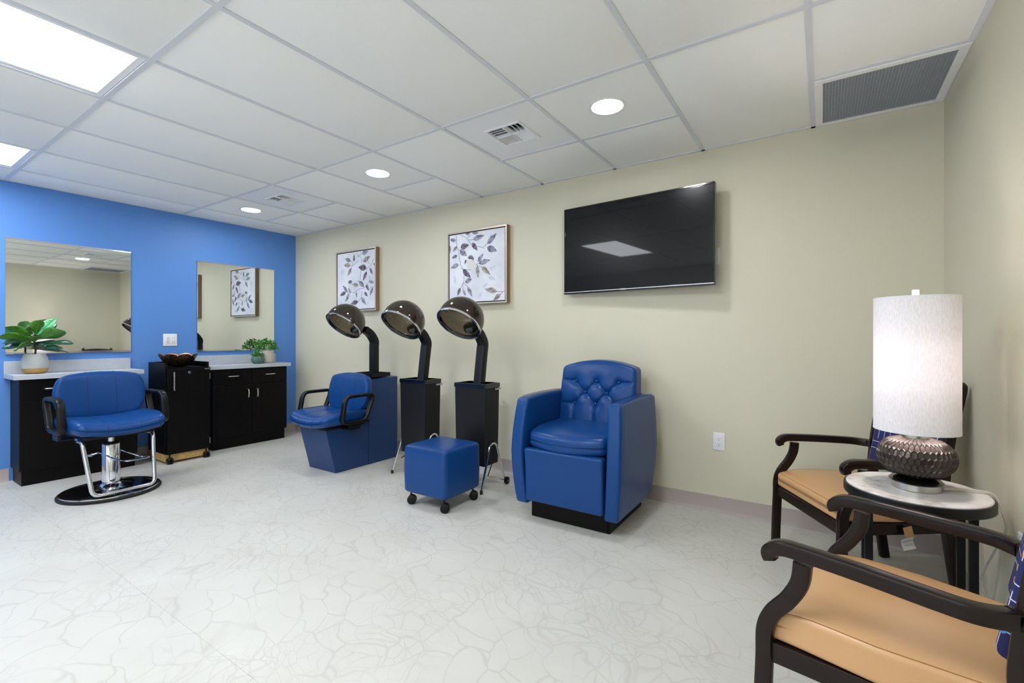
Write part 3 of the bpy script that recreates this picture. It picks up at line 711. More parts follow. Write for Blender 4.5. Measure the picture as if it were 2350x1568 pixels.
obj('soil', lathe([(0,.1405),(.057,.1445),(.057,.1405),(0,.1402)], 24, False), 'soil', t)
obj('stem', sweep(catmull([(0,0,.13),(.004,.002,.19),(.0,-.003,.24),(.003,0,.31)], 5), circ(.006, 8)), 'stem_brown', t)
# azimuth (0 = +x into the room), elevation, attach height, length, width, curl, shade
LEAVES = [(40,20,.26,.21,.135,-.05,-38,'fig_leaf_green'),(-88,34,.27,.17,.10,-.15,38,'fig_leaf_green'),(-72,14,.25,.21,.11,-.1,34,'fig_leaf_green'),(84,52,.28,.18,.13,-.05,30,'fig_leaf_bright'),(112,44,.28,.17,.11,-.1,36,'fig_leaf_bright'),(-50,-4,.23,.17,.12,-.25,44,'fig_leaf_green'),(75,6,.22,.20,.085,-.05,30,'fig_leaf_deep'),(55,0,.20,.15,.07,-.05,28,'fig_leaf_deep'),(92,-2,.19,.18,.065,-.15,24,'fig_leaf_deep'),(150,46,.28,.15,.10,-.1,0,'fig_leaf_green'),(-130,20,.25,.14,.09,-.1,-30,'fig_leaf_deep'),(-105,-2,.22,.16,.085,-.12,-34,'fig_leaf_deep'),(10,64,.29,.13,.10,-.1,0,'fig_leaf_green'),(-20,26,.24,.13,.10,-.2,10,'fig_leaf_green'),(-95,8,.23,.15,.08,-.12,-20,'fig_leaf_deep')]
for i, (az, el, hz, ln, wd, cu, rl, mt) in enumerate(LEAVES):
    M = Matrix.Translation((0,0,hz)) @ Matrix.Rotation(R(az), 4, 'Z') @ Matrix.Rotation(R(-el), 4, 'Y') @ Matrix.Rotation(R(rl), 4, 'X') @ Matrix.Translation((.022,0,0))
    lf = obj('leaf', xf(fig_leaf(ln, wd, cu, .005, i), M), mt, t)
    md = lf.modifiers.new('thick', 'SOLIDIFY'); md.thickness = .0012
    obj('leaf_veins', xf(fig_veins(ln, wd, cu), M), 'leaf_vein', lf)
    obj('leaf_stalk', sweep([M @ Vector((-.022,0,-.004)), M @ Vector((0,0,0)), M @ Vector((.012,0,0))], circ(.0022, 6)), 'stem_brown', t)
def tuft(cx, cy, z0, rx, rz, n, size, seed):
    rr = random.Random(seed); V, F = [], []
    for i in range(n):
        a = rr.random()*2*math.pi; e = math.asin(rr.random()); r = (.55+.45*rr.random())
        c = Vector((cx+rx*r*math.cos(a)*math.cos(e), cy+rx*r*math.sin(a)*math.cos(e), z0+rz*r*math.sin(e)))
        M = Matrix.Translation(c) @ Matrix.Rotation(a, 4, 'Z') @ Matrix.Rotation(-e*.6+rr.uniform(-.7,.5), 4, 'Y') @ Matrix.Rotation(rr.uniform(-1,1), 4, 'X')
        s = size*rr.uniform(.7, 1.25); b = len(V)
        V += [M @ Vector(p) for p in ((-.3*s,0,0),(.1*s,.42*s,.06*s),(.9*s,0,0),(.1*s,-.42*s,.06*s),(.3*s,0,-.05*s))]
        F += [(b,b+4,b+1),(b+4,b+2,b+1),(b,b+3,b+4),(b+4,b+3,b+2)]
    return V, F
def small_plant(label, loc, prof, potmat, rx, rz, z0, n, size, seed, ribs=0):
    t = thing('potted_plant', label, 'plant', loc, 0, 'small potted plants')
    g = lathe(prof, 60, False)
    if ribs: g = deform(g, lambda x, y, z: ((x*(1+.05*math.cos(ribs*math.atan2(y,x)))), (y*(1+.05*math.cos(ribs*math.atan2(y,x)))), z))
    obj('pot', g, potmat, t); rt = prof[-2][0]; zt = prof[-2][1]
    obj('soil', lathe([(0,zt-.006),(rt*.93,zt-.006),(rt*.93,zt-.012),(0,zt-.012)], 24, False), 'soil', t)
    for kk, (mt, f_) in enumerate((('leaf_small', .6), ('leaf_small_dark', .4))):
        o = obj('foliage', tuft(0, 0, z0, rx, rz, int(n*f_), size, seed+kk), mt, t, smooth=0); o['kind'] = 'stuff'
    st = []
    rr = random.Random(seed)
    for i in range(14):
        a = rr.random()*6.28; q = rr.uniform(.2,.75); st.append(sweep([Vector((0.3*rt*math.cos(a), .3*rt*math.sin(a), zt-.012)), Vector((rx*q*math.cos(a), rx*q*math.sin(a), z0+rz*.5*rr.random()))], circ(.0013, 5)))
    obj('stems', join(*st), 'leaf_small_dark', t)
small_plant('bushy green plant in a cream ceramic pot on the far counter', (.150, -.437, .8485), [(0,0),(.055,0),(.068,.012),(.074,.04),(.073,.1),(.070,.138),(.066,.139),(.064,.13),(0,.125)], 'ceramic_cream', .118, .125, .145, 620, .019, 3)
small_plant('tiny leafy plant in a ribbed dark green pot on the far counter', (.225, -.575, .8485), [(0,0),(.042,0),(.058,.016),(.064,.042),(.058,.07),(.046,.086),(.043,.086),(.041,.08),(0,.076)], 'ceramic_green', .060, .055, .085, 120, .022, 9, ribs=12)

# ================================================================== SALON SEATING
SEAT_D = (.50, .56, .095); BACK_D = (.075, .55, .36)
def seat_map(z0):
    def fn(x, y, z):
        k_ = max(0, (x-.02)/.23); yy = y*(1-.10*k_*k_)
        if x < -.05: yy *= 1-.10*((-.05-x)/.2)
        top = 1 if z > 0 else .35
        zz = z + (.030*(y/.28)**2 + .012*(1 if z > 0 else 0)*(1-(x/.25)**2))*1.0 - .020*max(0, (x-.12)/.13)**2*top
        return (x+.012*(1-(y/.28)**2)*(x > 0), yy, z0+zz)
    return fn
def back_map(xc, zc, tilt):
    M = Matrix.Translation((xc, 0, zc)) @ Matrix.Rotation(R(tilt), 4, 'Y')
    def fn(x, y, z):
        a, b = y/.275, z/.18; s = 1-.17*(a*a*b*b)
        lower = 1-.10*max(0, -b)**2
        p = Vector((x+.030*a*a + (.010*(1-a*a)*(1-b*b) if x > 0 else 0), y*s*lower, z*(1-.20*(a*a*b*b))))
        return M @ p
    return fn
def salon_upper(t, zs, xo=0.0):
    """seat, back and looped arms; zs = height of the seat centre plane"""
    sm = seat_map(zs); st = obj('seat', deform(move(rbox(*SEAT_D, .042, 4, 8), 0, 0, 0), lambda x, y, z: (sm(x,y,z)[0]+xo, *sm(x,y,z)[1:])), 'blue_vinyl', t)
    def seamline(parent, pts, dims, r, fn, off):
        path = []
        for i in range(len(pts)-1):
            a, b = Vector(pts[i]), Vector(pts[i+1])
            for q in range(8): path.append(a.lerp(b, q/8))
        path.append(Vector(pts[-1])); out = []
        for p in path:
            q = round_pt(p, dims, r); c_ = Vector(fn(*(q*1.0))); out.append(c_ + Vector((off,0,0)))
        obj('seam', sweep(out, circ(.0017, 5)), 'seam_thread', parent)
    hx, hy, hz = [d/2 for d in SEAT_D]
    for yy in (-.105, .105, -.232, .232): seamline(st, [(hx, yy, -hz*.8), (hx, yy, hz), (-hx*.7, yy, hz)], SEAT_D, .042, sm, xo)
    obj('seat_pan', box(-.2+xo, .2+xo, -.2, .2, zs-.062, zs-.040), 'black_metal', t, .004)
    bm_ = back_map(-.205+xo, zs+.205, -9); bk = obj('backrest', deform(rbox(*BACK_D, .036, 4, 8), bm_), 'blue_vinyl', t)
    hx, hy, hz = [d/2 for d in BACK_D]
    for yy in (-.085, .085): seamline(bk, [(hx, yy, -hz), (hx, yy, hz), (0, yy, hz)], BACK_D, .036, bm_, 0)
    obj('back_bracket', box(-.235+xo, -.20+xo, -.07, .07, zs-.06, zs+.14), 'black_metal', t, .004)
    for s in (-1, 1):
        y = s*.298
        pts = [(.125+xo, y, zs-.005), (.085+xo, y, zs+.212), (-.205+xo, y, zs+.212), (-.115+xo, y, zs-.005)]
        ar = obj('armrest', sweep(fillet(pts, .055, 6, True), rrect(.048, .028, .012), True, b=(0,1,0)), 'black_plastic', t)
        obj('arm_bracket', join(box(-.06+xo, .05+xo, y-.012 if s > 0 else y-.004, y+.004 if s > 0 else y+.012, zs-.065, zs+.0), box(-.05+xo, .04+xo, min(y, s*.18), max(y, s*.18), zs-.068, zs-.060)), 'black_metal', ar)

# ---- styling chair on a hydraulic base, facing +x
t = thing('styling_chair', 'blue vinyl salon styling chair on a round black hydraulic base', 'chair', (.985, -2.045, 0), R(2))
obj('base_ring', lathe([(0,0),(.290,0),(.297,.006),(.297,.016),(.292,.022),(.280,.0225),(0,.0225)], 72, False), 'rubber', t)
obj('base_plate', lathe([(.276,.0226),(.268,.028),(.2,.036),(.12,.043),(0,.046)], 72, False), 'black_gloss', t)
obj('base_trim', lathe([(.284,.0225),(.283,.029),(.276,.031),(.270,.0285),(.272,.0225)], 72, False), 'chrome', t)
obj('base_cone', lathe([(.125,.0425),(.085,.052),(.066,.064),(.060,.072),(0,.072)], 48, False), 'chrome', t)
obj('pump_column', lathe([(.0535,.07),(.0535,.352),(.050,.357),(0,.357)], 48, False), 'chrome', t)
obj('column_cap', lathe([(.049,.3575),(.046,.366),(.024,.37),(0,.37)], 40, False), 'black_plastic', t)
obj('piston', cyl(.019, .37, .425), 'chrome', t)
obj('pump_lever', join(sweep(fillet([(-.13,-.075,.265),(-.105,-.035,.28),(.215,-.035,.268),(.285,.0,.262),(.275,.14,.262),(.215,.105,.264),(-.06,.075,.285)], .02, 4), circ(.0062, 8)), between(.011, (-.155,-.078,.262), (-.12,-.073,.267), 10)), 'chrome', t)
salon_upper(t, .492)
obj('seat_plate', box(-.12, .14, -.12, .12, .424, .4298), 'black_metal', t)
fr = obj('footrest', sweep(fillet([(.05,-.205,.425),(.145,-.205,.425),(.250,-.178,.055),(.250,.178,.055),(.145,.205,.425),(.05,.205,.425)], .045, 7), circ(.0135, 14)), 'chrome', t)
for s in (-1, 1):
    for x in (.065, .10): obj('mounting_bolt', move(lathe([(.008,-.005),(.008,0),(.005,.003),(0,.003)], 10, True), x, s*.205, .409), 'screw', fr)

# ---- hood dryer head and post, shared by the dryer chair and the two stand dryers
def hood_assembly(t, base, lean, R_=.172, tilt=40, hood_at=None, tray=(.29,.18)):
    """base: top-of-box point the post rises from; forward is -y"""
    bx_, by_, bz_ = base; topz = hood_at[2]-.20; ty = by_+lean
    pw, pd = .073, .06
    post = obj('post', sweep([Vector((bx_,by_,bz_)), Vector((bx_,ty,topz))], rrect(pw, pd, .005, 2), b=(1,0,0)), 'black_metal', t)
    elbow = [(bx_, ty+.002, topz-.012), (bx_, ty+.004, topz+.03), (bx_, ty-.045, topz+.10), (bx_, hood_at[1]+R_*.80, hood_at[2]-.062)]
    obj('elbow', sweep(fillet(elbow, .035, 6), rrect(pw-.004, pd+.004, .006, 2), b=(1,0,0)), 'black_plastic', t)
    M = Matrix.Translation(hood_at) @ Matrix.Rotation(R(-tilt), 4, 'X')
    def dome(r, zc): return [(r*math.cos(a), r*math.sin(a)+zc) for a in [R(-12+ i*102/14) for i in range(15)]]
    hood = obj('hood', xf(lathe(dome(R_, 0), 56, False), M), 'smoked_acrylic', t)
    z0 = R_*math.sin(R(-12)); r0 = R_*math.cos(R(-12))
    obj('rim', xf(lathe([(r0+.001,z0+.004),(r0+.0065,z0-.002),(r0+.0055,z0-.010),(r0-.003,z0-.012),(r0-.003,z0+.004),(r0+.001,z0+.004)], 56, False), M), 'chrome', hood)
    obj('inner_lip', xf(lathe([(r0-.0035,z0-.011),(r0-.012,z0-.008),(r0-.022,z0+.004),(r0-.0225,z0+.010),(r0-.0035,z0+.0)], 56, False), M), 'black_gloss', hood)
    ri = R_-.020
    obj('inner_shell', xf(lathe([(ri*math.cos(a), ri*math.sin(a)) for a in [R(-6+i*96/12) for i in range(13)]], 48, False), M), 'clear_acrylic', hood)
    st = []
    for ring, (el, n) in enumerate(((12,18),(26,16),(40,14),(54,10),(68,7))):
        for i in range(n):
            a = 2*math.pi*(i+.5*(ring % 2))/n; e = R(el); p = Vector((math.cos(a)*math.cos(e), math.sin(a)*math.cos(e), math.sin(e)))*(ri-.001)
            st.append(move(lathe([(.0036,0),(.0026,-.003),(0,-.0035)], 6, False), *p))
    o = obj('air_nozzles', xf(join(*st), M), 'brushed_nickel', hood, smooth=0); o['kind'] = 'stuff'
    # motor housing against the rear of the dome
    rear = M @ Vector((0, R_*.80, .0)); 
    obj('motor_cover', xf(lathe([(0,.0),(.058,.0),(.062,.012),(.055,.04),(0,.046)], 32, False), Matrix.Translation(M @ Vector((0, ri*.93, ri*.20))) @ Matrix.Rotation(R(-tilt), 4, 'X') @ Matrix.Rotation(R(72), 4, 'X')), 'black_gloss', hood)
    obj('vent_tab', xf(box(-.02,.02,-r0-.0,-r0+.012,z0-.014,z0-.010), M), 'chrome', hood)
def dryer_stand(label, x, y):
    t = thing('hood_dryer', label, 'hair dryer', (x, y, 0), 0, 'standing hood hair dryers'); w, d = .144, .092
    def taper(px, py, pz): k_ = .94+.06*(pz-.17)/.6; return (px*k_, py*k_, pz)
    obj('cabinet_box', deform(box(-w, w, -d, d, .175, .752), taper), 'black_metal', t, .003)
    for a in ((-w-.004,w+.004,-d-.004,-d+.004),(-w-.004,w+.004,d-.004,d+.004),(-w-.004,-w+.004,-d+.004,d-.004),(w-.004,w+.004,-d+.004,d-.004)):
        obj('tray_rim', box(a[0], a[1], a[2], a[3], .7525, .786), 'black_gloss', t, .0015)
    obj('tray_floor', box(-w+.004, w-.004, -d+.004, d-.004, .7525, .757), 'black_metal', t)
    obj('towel_hook', join(box(w+.001, w+.003, d-.055, d+.022, .733, .746), box(w-.04, w+.003, d+.020, d+.022, .733, .746), box(w-.04, w-.036, d+.0, d+.022, .733, .746)), 'aluminium', t, .0008)
    hood_assembly(t, (0, .025, .757), .045, .172, 40, (-.005, -.185, 1.262))
    for s in (-1, 1):
        xx = s*(w+.008)
        lg = obj('leg', sweep(fillet([(xx+s*.012, -.158, .016), (xx, -.035, .335), (xx, .035, .335), (xx+s*.012, .135, .04)], .035, 6), circ(.0082, 10)), 'chrome', t)
        obj('rubber_foot', lathe([(.0105,0),(.0105,.024),(.008,.028),(0,.028)], 14, True), 'rubber', lg, loc=(xx+s*.012, -.160, 0))
        wl = obj('wheel', xf(lathe([(0,-.011),(.022,-.011),(.0275,-.008),(.029,0),(.0275,.008),(.022,.011),(0,.011)], 28, False), Matrix.Translation((xx+s*.030, .140, .029)) @ Matrix.Rotation(R(90), 4, 'Y')), 'black_plastic', lg)
        obj('axle_cap', xf(lathe([(.006,0),(.006,.004),(.003,.006),(0,.006)], 12, True), Matrix.Translation((xx+s*.041, .140, .029)) @ Matrix.Rotation(R(90*s), 4, 'Y')), 'screw', wl)
    obj('axle', between(.0045, (-w-.03, .140, .029), (w+.03, .140, .029), 10), 'chrome', t)
    obj('brace', join(between(.004, (-.10, .07, .18), (-w-.012, -.07, .11), 8), between(.004, (.10, .07, .18), (w+.012, -.07, .11), 8)), 'black_metal', t)
dryer_stand('black hood hair dryer on chrome legs, right behind the blue ottoman', 3.128, -.430)
dryer_stand('black hood hair dryer on chrome legs, between the dryer chair and the other stand', 2.520, -.425)

# ---- dryer chair: seat on a blue plinth with the dryer cabinet built in, facing -y
t = thing('dryer_chair', 'blue vinyl dryer chair with built-in black hood dryer, near the blue wall', 'chair', (1.787, -.755, 0), R(-90))
t.rotation_euler = (0, 0, R(-90))       # local +x = world -y
obj('plinth', prism([(-.24,0),(.095,0),(.185,.35),(.185,.385),(-.24,.385)], -.183, .183, 'y'), 'blue_laminate', t, .002)
obj('cabinet_box', prism([(-.575,0),(-.243,0),(-.243,.74),(-.575,.765)], -.188, .188, 'y'), 'blue_laminate', t, .002)
salon_upper(t, .43)
h = bpy.data.objects.new('dryer_unit', mesh('dryer_tray', join(box(-.13,.13,-.10,-.094,.768,.802), box(-.13,.13,.094,.10,.768,.802), box(-.13,-.124,-.094,.094,.768,.802), box(.124,.13,-.094,.094,.768,.802), box(-.124,.124,-.094,.094,.768,.772)), 0))
h.data.materials.append(MATS['black_metal']); COL.objects.link(h); h.parent = t; h.rotation_euler = (0, 0, R(90)); h.location = (-.44, 0, 0)
# hood parts are parts of the chair, built facing its front
class _Sub: pass
_before = set(bpy.data.objects)
hood_assembly(t, (0, -.0, .772), .0, .172, 40, (-.085, -.25, 1.268))
for o in set(bpy.data.objects) - _before:
    if o.parent == t:
        o.rotation_euler = (0, 0, R(90)); o.location = (-.44, .018, 0)

# ---- ottoman on casters
t = thing('ottoman', 'cube-shaped blue vinyl ottoman on black casters', 'ottoman', (3.156, -.853, 0))
OD = (.378, .366, .322)
def om(x, y, z): b = 1+.018*math.cos(math.pi*z/OD[2]); return (x*b, y*b, z+.243 + (.006*(1-(x/.19)**2)*(1-(y/.18)**2) if z > .15 else 0))
cu = obj('cushion', deform(rbox(*OD, .030, 4, 6), om), 'blue_vinyl', t)
obj('bottom_board', box(-.15,.15,-.145,.145,.0755,.0845), 'black_plastic', t)
e = .1895
for s in (-1, 1):
    zt = .243+OD[2]/2-.012
    obj('seam', sweep([Vector((-.172, s*.179, zt)), Vector((0, s*.1835, zt+.001)), Vector((.172, s*.179, zt))], circ(.0016, 5)), 'seam_thread', cu)
    for s2 in (-1, 1): obj('seam', sweep([Vector((s*.1805, s2*.1745, .10)), Vector((s*.184, s2*.178, .243)), Vector((s*.1805, s2*.1745, .385))], circ(.0014, 5)), 'seam_thread', cu)
for sx_ in (-1, 1):
    for sy_ in (-1, 1): twin_caster(t, sx_*.150, sy_*.148, .030, .0755, R(35))

# ---- tufted armchair, facing -y
AX, AY = 4.062, -.455
t = thing('tufted_armchair', 'blue vinyl armchair with a button-tufted back and leg rest', 'armchair', (AX, AY, 0))
obj('kick_base', join(box(-.262, .262, -.272, .285, 0, .118)), 'espresso_laminate', t, .002)
obj('kick_face', box(-.25, .25, -.2785, -.2725, .006, .112), 'espresso_laminate', t, .001)
def arm_panel(s):
    prof = []                      # side outline (y,z)
    g = rbox(.085, .66, .655, .019, 4, 10)
    def fn(x, y, z):
        b = z/.3275; c = y/.33
        yy = y + (-.028*(1-b*b) if c < 0 else 0) + (.0 if c < 0 else -.07*max(0, -b)**2.2*c) + (.025 if c < 0 else 0)*max(0, b)
        xx = x + .016*(1-b*b) - .010*max(0, -b)
        zz = z + .0 + (.012*(1-c*c) if b > 0 else .0)
        return (s*(xx+.302), yy-.012, zz+.422)
    return deform(g, fn)
for s in (-1, 1):
    ap = obj('arm', arm_panel(s), 'blue_vinyl', t)
    for off in (-.030, .030):
        pts = [Vector((s*(.302+off-.008*max(0,0)), yy-.012, .7515+.012*(1-(yy/.33)**2))) for yy in (-.26,-.15,0,.15,.29)]
        obj('seam', sweep(catmull(pts, 4), circ(.0015, 5)), 'seam_thread', ap)
# leg rest panel
def lr(x, y, z):
    b = z/.165; return (x*(1+.012*b), y-.018*max(0, b)**2*(1 if y < 0 else .2)-.006*(1-b*b), z)
ob = obj('leg_rest', move(deform(rbox(.512, .055, .326, .017, 4, 8), lr), -.0, -.335, .287), 'blue_vinyl', t)
obj('frame_front', box(-.255, .255, -.30, .25, .12, .40), 'black_plastic', t)
SD = (.516, .50, .118)
def sfn(x, y, z):
    a = x/.256; f_ = -y/.25
    yy = y - (.055*(1-a*a) if f_ > 0 else 0)*f_
    zz = z + .016*(1-a*a)*(1 if z > 0 else .2) - .030*max(0, f_)**3*(1 if z > 0 else .3) + .018*a*a
    return (x, yy, zz)
obj('seat', move(deform(rbox(*SD, .034, 5, 10), sfn), 0, -.070, .499), 'blue_vinyl', t)
# tufted back
BTN = [(-.155,.832),(0,.834),(.155,.832),(-.078,.757),(.078,.757),(-.155,.680),(0,.682),(.155,.680)]
FOLDS = [((-.155,.832),(-.078,.757)),((0,.834),(-.078,.757)),((0,.834),(.078,.757)),((.155,.832),(.078,.757)),((-.078,.757),(-.155,.680)),((-.078,.757),(0,.682)),((.078,.757),(0,.682)),((.078,.757),(.155,.680)),((-.155,.832),(-.285,.838)),((.155,.832),(.285,.838)),((-.155,.680),(-.285,.676)),((.155,.680),(.285,.676)),((-.155,.68),(-.155,.50)),((0,.682),(0,.50)),((.155,.68),(.155,.50))]
BW, BH, BT = .548, .50, .13
def seg_d(px, pz, a, b):
    ax_, az_ = a; bx_, bz_ = b; dx, dz = bx_-ax_, bz_-az_; t_ = max(0, min(1, ((px-ax_)*dx+(pz-az_)*dz)/(dx*dx+dz*dz))); return math.hypot(px-ax_-t_*dx, pz-az_-t_*dz)
def tuft_depth(px, pz):
    d = min(math.hypot(px-a, pz-b) for a, b in BTN); f_ = min(seg_d(px, pz, a, b) for a, b in FOLDS)
    return .024*math.exp(-(d/.028)**1.2) + .014*math.exp(-(f_/.010)) 
def back_fn(x, y, z):
    zc = .705; a = x/(BW/2); top = max(0, z/(BH/2))
    zz = z + zc + (.050*(1-a*a)-.028)*top
    xx = x*(1-.045*max(0, z/(BH/2)-.2)**1.5)
    if y < 0:
        edge = min(1, (1-abs(a))*6, (BH/2-abs(z))/.05+.15); edge = max(0, edge)
        y = y - .020*(1-a**4)*(1-(z/(BH/2))**4) + tuft_depth(xx, zz)*edge
    return (xx, y + .14*(zz-.45)/.5*.55, zz)
def back_panel():
    g = rbox(BW, BT, BH, .024, 4, 84)
    return deform(g, back_fn)
bk = obj('backrest', move(back_panel(), 0, .150, 0), 'blue_vinyl', t)
for bx_, bz_ in BTN:
    yb = -BT/2 - .020*(1-(bx_/.274)**4)*(1-((bz_-.705)/.25)**4) + .035
    yb = yb + .14*(bz_-.45)/.5*.55 + .150
    obj('button', xf(lathe([(0,.009),(.005,.0082),(.0095,.004),(.0105,-.002),(.009,-.006),(0,-.006)], 16, False), Matrix.Translation((bx_, yb-.010, bz_)) @ Matrix.Rotation(R(90), 4, 'X')), 'blue_vinyl', bk)

# ================================================================== WAITING AREA
def guest_chair(label, loc, rz, care_tag=False):
    t = thing('guest_armchair', label, 'armchair', loc, rz, 'guest armchairs with tan seats'); WY = .262
    th = rrect(.032, .030, .006, 2)
    for s in (-1, 1):
        y = s*WY
        leg = catmull([(.262,y,0),(.258,y,.15),(.252,y,.30),(.250,y,.375),(.232,y,.425),(.195,y,.475),(.170,y,.525),(.163,y,.575)], 6)
        lg = obj('front_leg', sweep(leg, rrect(.028, .040, .006, 2), b=(0,1,0)), 'espresso_frame', t)
        obj('glide', lathe([(.018,0),(.021,.004),(.021,.012),(.016,.018),(0,.018)], 16, True), 'brushed_nickel', lg, loc=(.262, y, -.0))
        # arm: scroll tip at the front, bending inwards to the rear post
        ap = catmull([(.236,y,.560),(.240,y,.577),(.228,y,.592),(.205,y,.600),(.165,y,.601),(.05,y,.598),(-.07,y,.592),(-.135,y-s*.006,.588),(-.175,y-s*.030,.585),(-.195,y-s*.055,.584)], 6)
        n = len(ap); sc = [.82+.18*min(1, i/8) for i in range(n)]
        obj('arm', sweep(ap, rrect(.044, .030, .009, 3), b=(0,1,0) if False else None, scale=sc) if False else sweep(ap, rrect(.030, .042, .009, 3), scale=sc, b=(0,0,1)) if False else arm_sweep(ap, sc), 'espresso_frame', t)
        yr = s*.206
        post = catmull([(-.262,yr+s*.006,0),(-.232,yr+s*.004,.20),(-.205,yr,.40),(-.200,yr,.50),(-.225,yr,.70),(-.262,yr,.86),(-.278,yr-s*.006,.915),(-.283,yr-s*.02,.93)], 6)
        obj('rear_post', sweep(post, rrect(.030, .042, .006, 2), b=(0,1,0)), 'espresso_frame', t)
        obj('side_rail', sweep([Vector((.252, y-s*.006, .322)), Vector((-.215, yr, .322))], rrect(.020, .052, .004, 2), b=(0,1,0)), 'espresso_frame', t)
    obj('front_rail', box(.240, .262, -WY+.01, WY-.01, .296, .348), 'espresso_frame', t, .004)
    obj('rear_rail', box(-.225, -.200, -.205, .205, .296, .348), 'espresso_frame', t, .004)
    obj('top_rail', sweep(catmull([(-.270,-.205,.885),(-.285,-.1,.900),(-.290,0,.905),(-.285,.1,.900),(-.270,.205,.885)], 6), rrect(.050, .026, .008, 2), b=(0,0,1)), 'espresso_frame', t)
    D = (.485, .505, .086)
    def sf(x, y, z):
        k_ = max(0, (-x)/.24); a = y/.2525
        zz = z + (.010*(1-a*a)*(1-(x/.25)**2) if z > 0 else 0) - .022*max(0, (x-.12)/.12)**2*(1 if z > 0 else .1)
        return (x+.016, y*(1-.16*k_), zz+.394)
    st = obj('seat', deform(rbox(*D, .014, 4, 10), sf), 'tan_vinyl', t)
    obj('seat_board', prism([(.236,-.236),(.236,.236),(-.205,.196),(-.205,-.196)], .335, .353, 'z'), 'black_plastic', t)
    pts = []
    for q in range(15):
        yy = -.235+.47*q/14; p = round_pt(Vector((.236, yy, .043)), D, .014); p = Vector(sf(*p)); pts.append(p+Vector((0,0,.0005)))
    obj('seam', sweep(pts, circ(.0012, 5)), 'tan_thread', st)
    for s in (-1, 1):
        pts = [Vector(sf(*round_pt(Vector((.23-.45*q/14, s*.2475, .043)), D, .014)))+Vector((0,0,.0005)) for q in range(15)]
        obj('seam', sweep(pts, circ(.0012, 5)), 'tan_thread', st)
    BD = (.05, .385, .42)
    M = Matrix.Translation((-.218, 0, .685)) @ Matrix.Rotation(R(-11), 4, 'Y')
    obj('backrest', deform(rbox(*BD, .022, 3, 6), lambda x, y, z: (x-.018*(1-(y/.19)**2)+(.008*(1-(y/.19)**2)*(1-(z/.21)**2) if x > 0 else 0), y, z)), 'navy_print_fabric', t).matrix_local = M
    if care_tag:
        tg = obj('care_tag', xf(deform(rbox(.050, .0006, .052, .0002, 1, 3), lambda x, y, z: (x, y+.01*(z/.026)**2, z)), Matrix.Translation((-.02, .250, .268)) @ Matrix.Rotation(R(14), 4, 'Y')), 'paper', t)
        M2 = Matrix.Translation((-.02, .250, .268)) @ Matrix.Rotation(R(14), 4, 'Y')
        obj('tag_print', xf(join(*[box(-.021, .021-.004*(i % 3), .0006+.01*((.018-i*.0034)/.026)**2, .0009+.01*((.018-i*.0034)/.026)**2, .018-i*.0034-.0008, .018-i*.0034+.0006) for i in range(9)]), M2), 'print_grey', tg, smooth=0)
        obj('tag_border', xf(box(-.025, .025, .0104, .0108, -.026, -.0245), M2), 'print_red', tg, smooth=0)
        obj('tag_strap', xf(box(-.018, .018, .0, .001, .0, .05), Matrix.Translation((-.027, .256, .290)) @ Matrix.Rotation(R(14), 4, 'Y')), 'tan_vinyl', tg, smooth=0)
    return t
def arm_sweep(ap, sc):
    # the arm stays level side-to-side while its path bends down at the tip and inwards at the rear
    V, F = [], []; prof = rrect(.036, .036, .005, 2); m = len(prof); n = len(ap)
    for i in range(n):
        tg = (ap[min(i+1, n-1)] - ap[max(i-1, 0)]).normalized()
        side = Vector((-tg.y, tg.x, 0)); side = side.normalized() if side.length > .3 else Vector((0, 1, 0))
        if abs(tg.z) > .7: side = Vector((0, 1, 0))
        if side.y < 0 and abs(side.x) < .8: side = -side
        up_ = tg.cross(side).normalized()
        for u, w_ in prof: V.append(ap[i] + side*u*sc[i] + up_*w_*sc[i])
    for i in range(n-1):
        for q in range(m):
            q2 = (q+1) % m; F.append((i*m+q, i*m+q2, (i+1)*m+q2, (i+1)*m+q))
    F.append(tuple(reversed(range(m)))); F.append(tuple((n-1)*m+q for q in range(m)))
    return V, F
CH2 = guest_chair('dark-framed armchair with tan seat in the room corner behind the lamp', (5.490, -.512, 0), R(180+31), True)
CH3 = guest_chair('dark-framed armchair with tan seat, nearest the camera and cut by the frame', (5.530, -1.708, 0), R(180-16))

# ---- lamp table
TX, TY, TZ = 5.612, -1.098, .60
t = thing('side_table', 'small round side table with a marble top and slim dark legs', 'table', (TX, TY, 0))
obj('marble_top', lathe([(0,TZ-.014),(.196,TZ-.014),(.1985,TZ-.010),(.1985,TZ-.003),(.195,TZ),(0,TZ)], 72, False), 'table_marble', t)
obj('rim_band', lathe([(.1988,TZ-.006),(.2045,TZ-.006),(.206,TZ-.010),(.206,TZ-.034),(.2045,TZ-.037),(.1,TZ-.037),(.1,TZ-.0145),(.1988,TZ-.0145),(.1988,TZ-.006)], 72, False), 'black_metal', t)
for sx_ in (-1, 1):
    for sy_ in (-1, 1):
        obj('leg', box(sx_*.135-.012, sx_*.135+.012, sy_*.085-.007, sy_*.085+.007, 0, TZ-.037), 'black_metal', t, .002)
obj('stretcher', join(box(-.123,.123,-.007,.007,.02,.034), box(-.147,-.123,-.078,.078,.02,.034), box(.123,.147,-.078,.078,.02,.034)), 'black_metal', t)

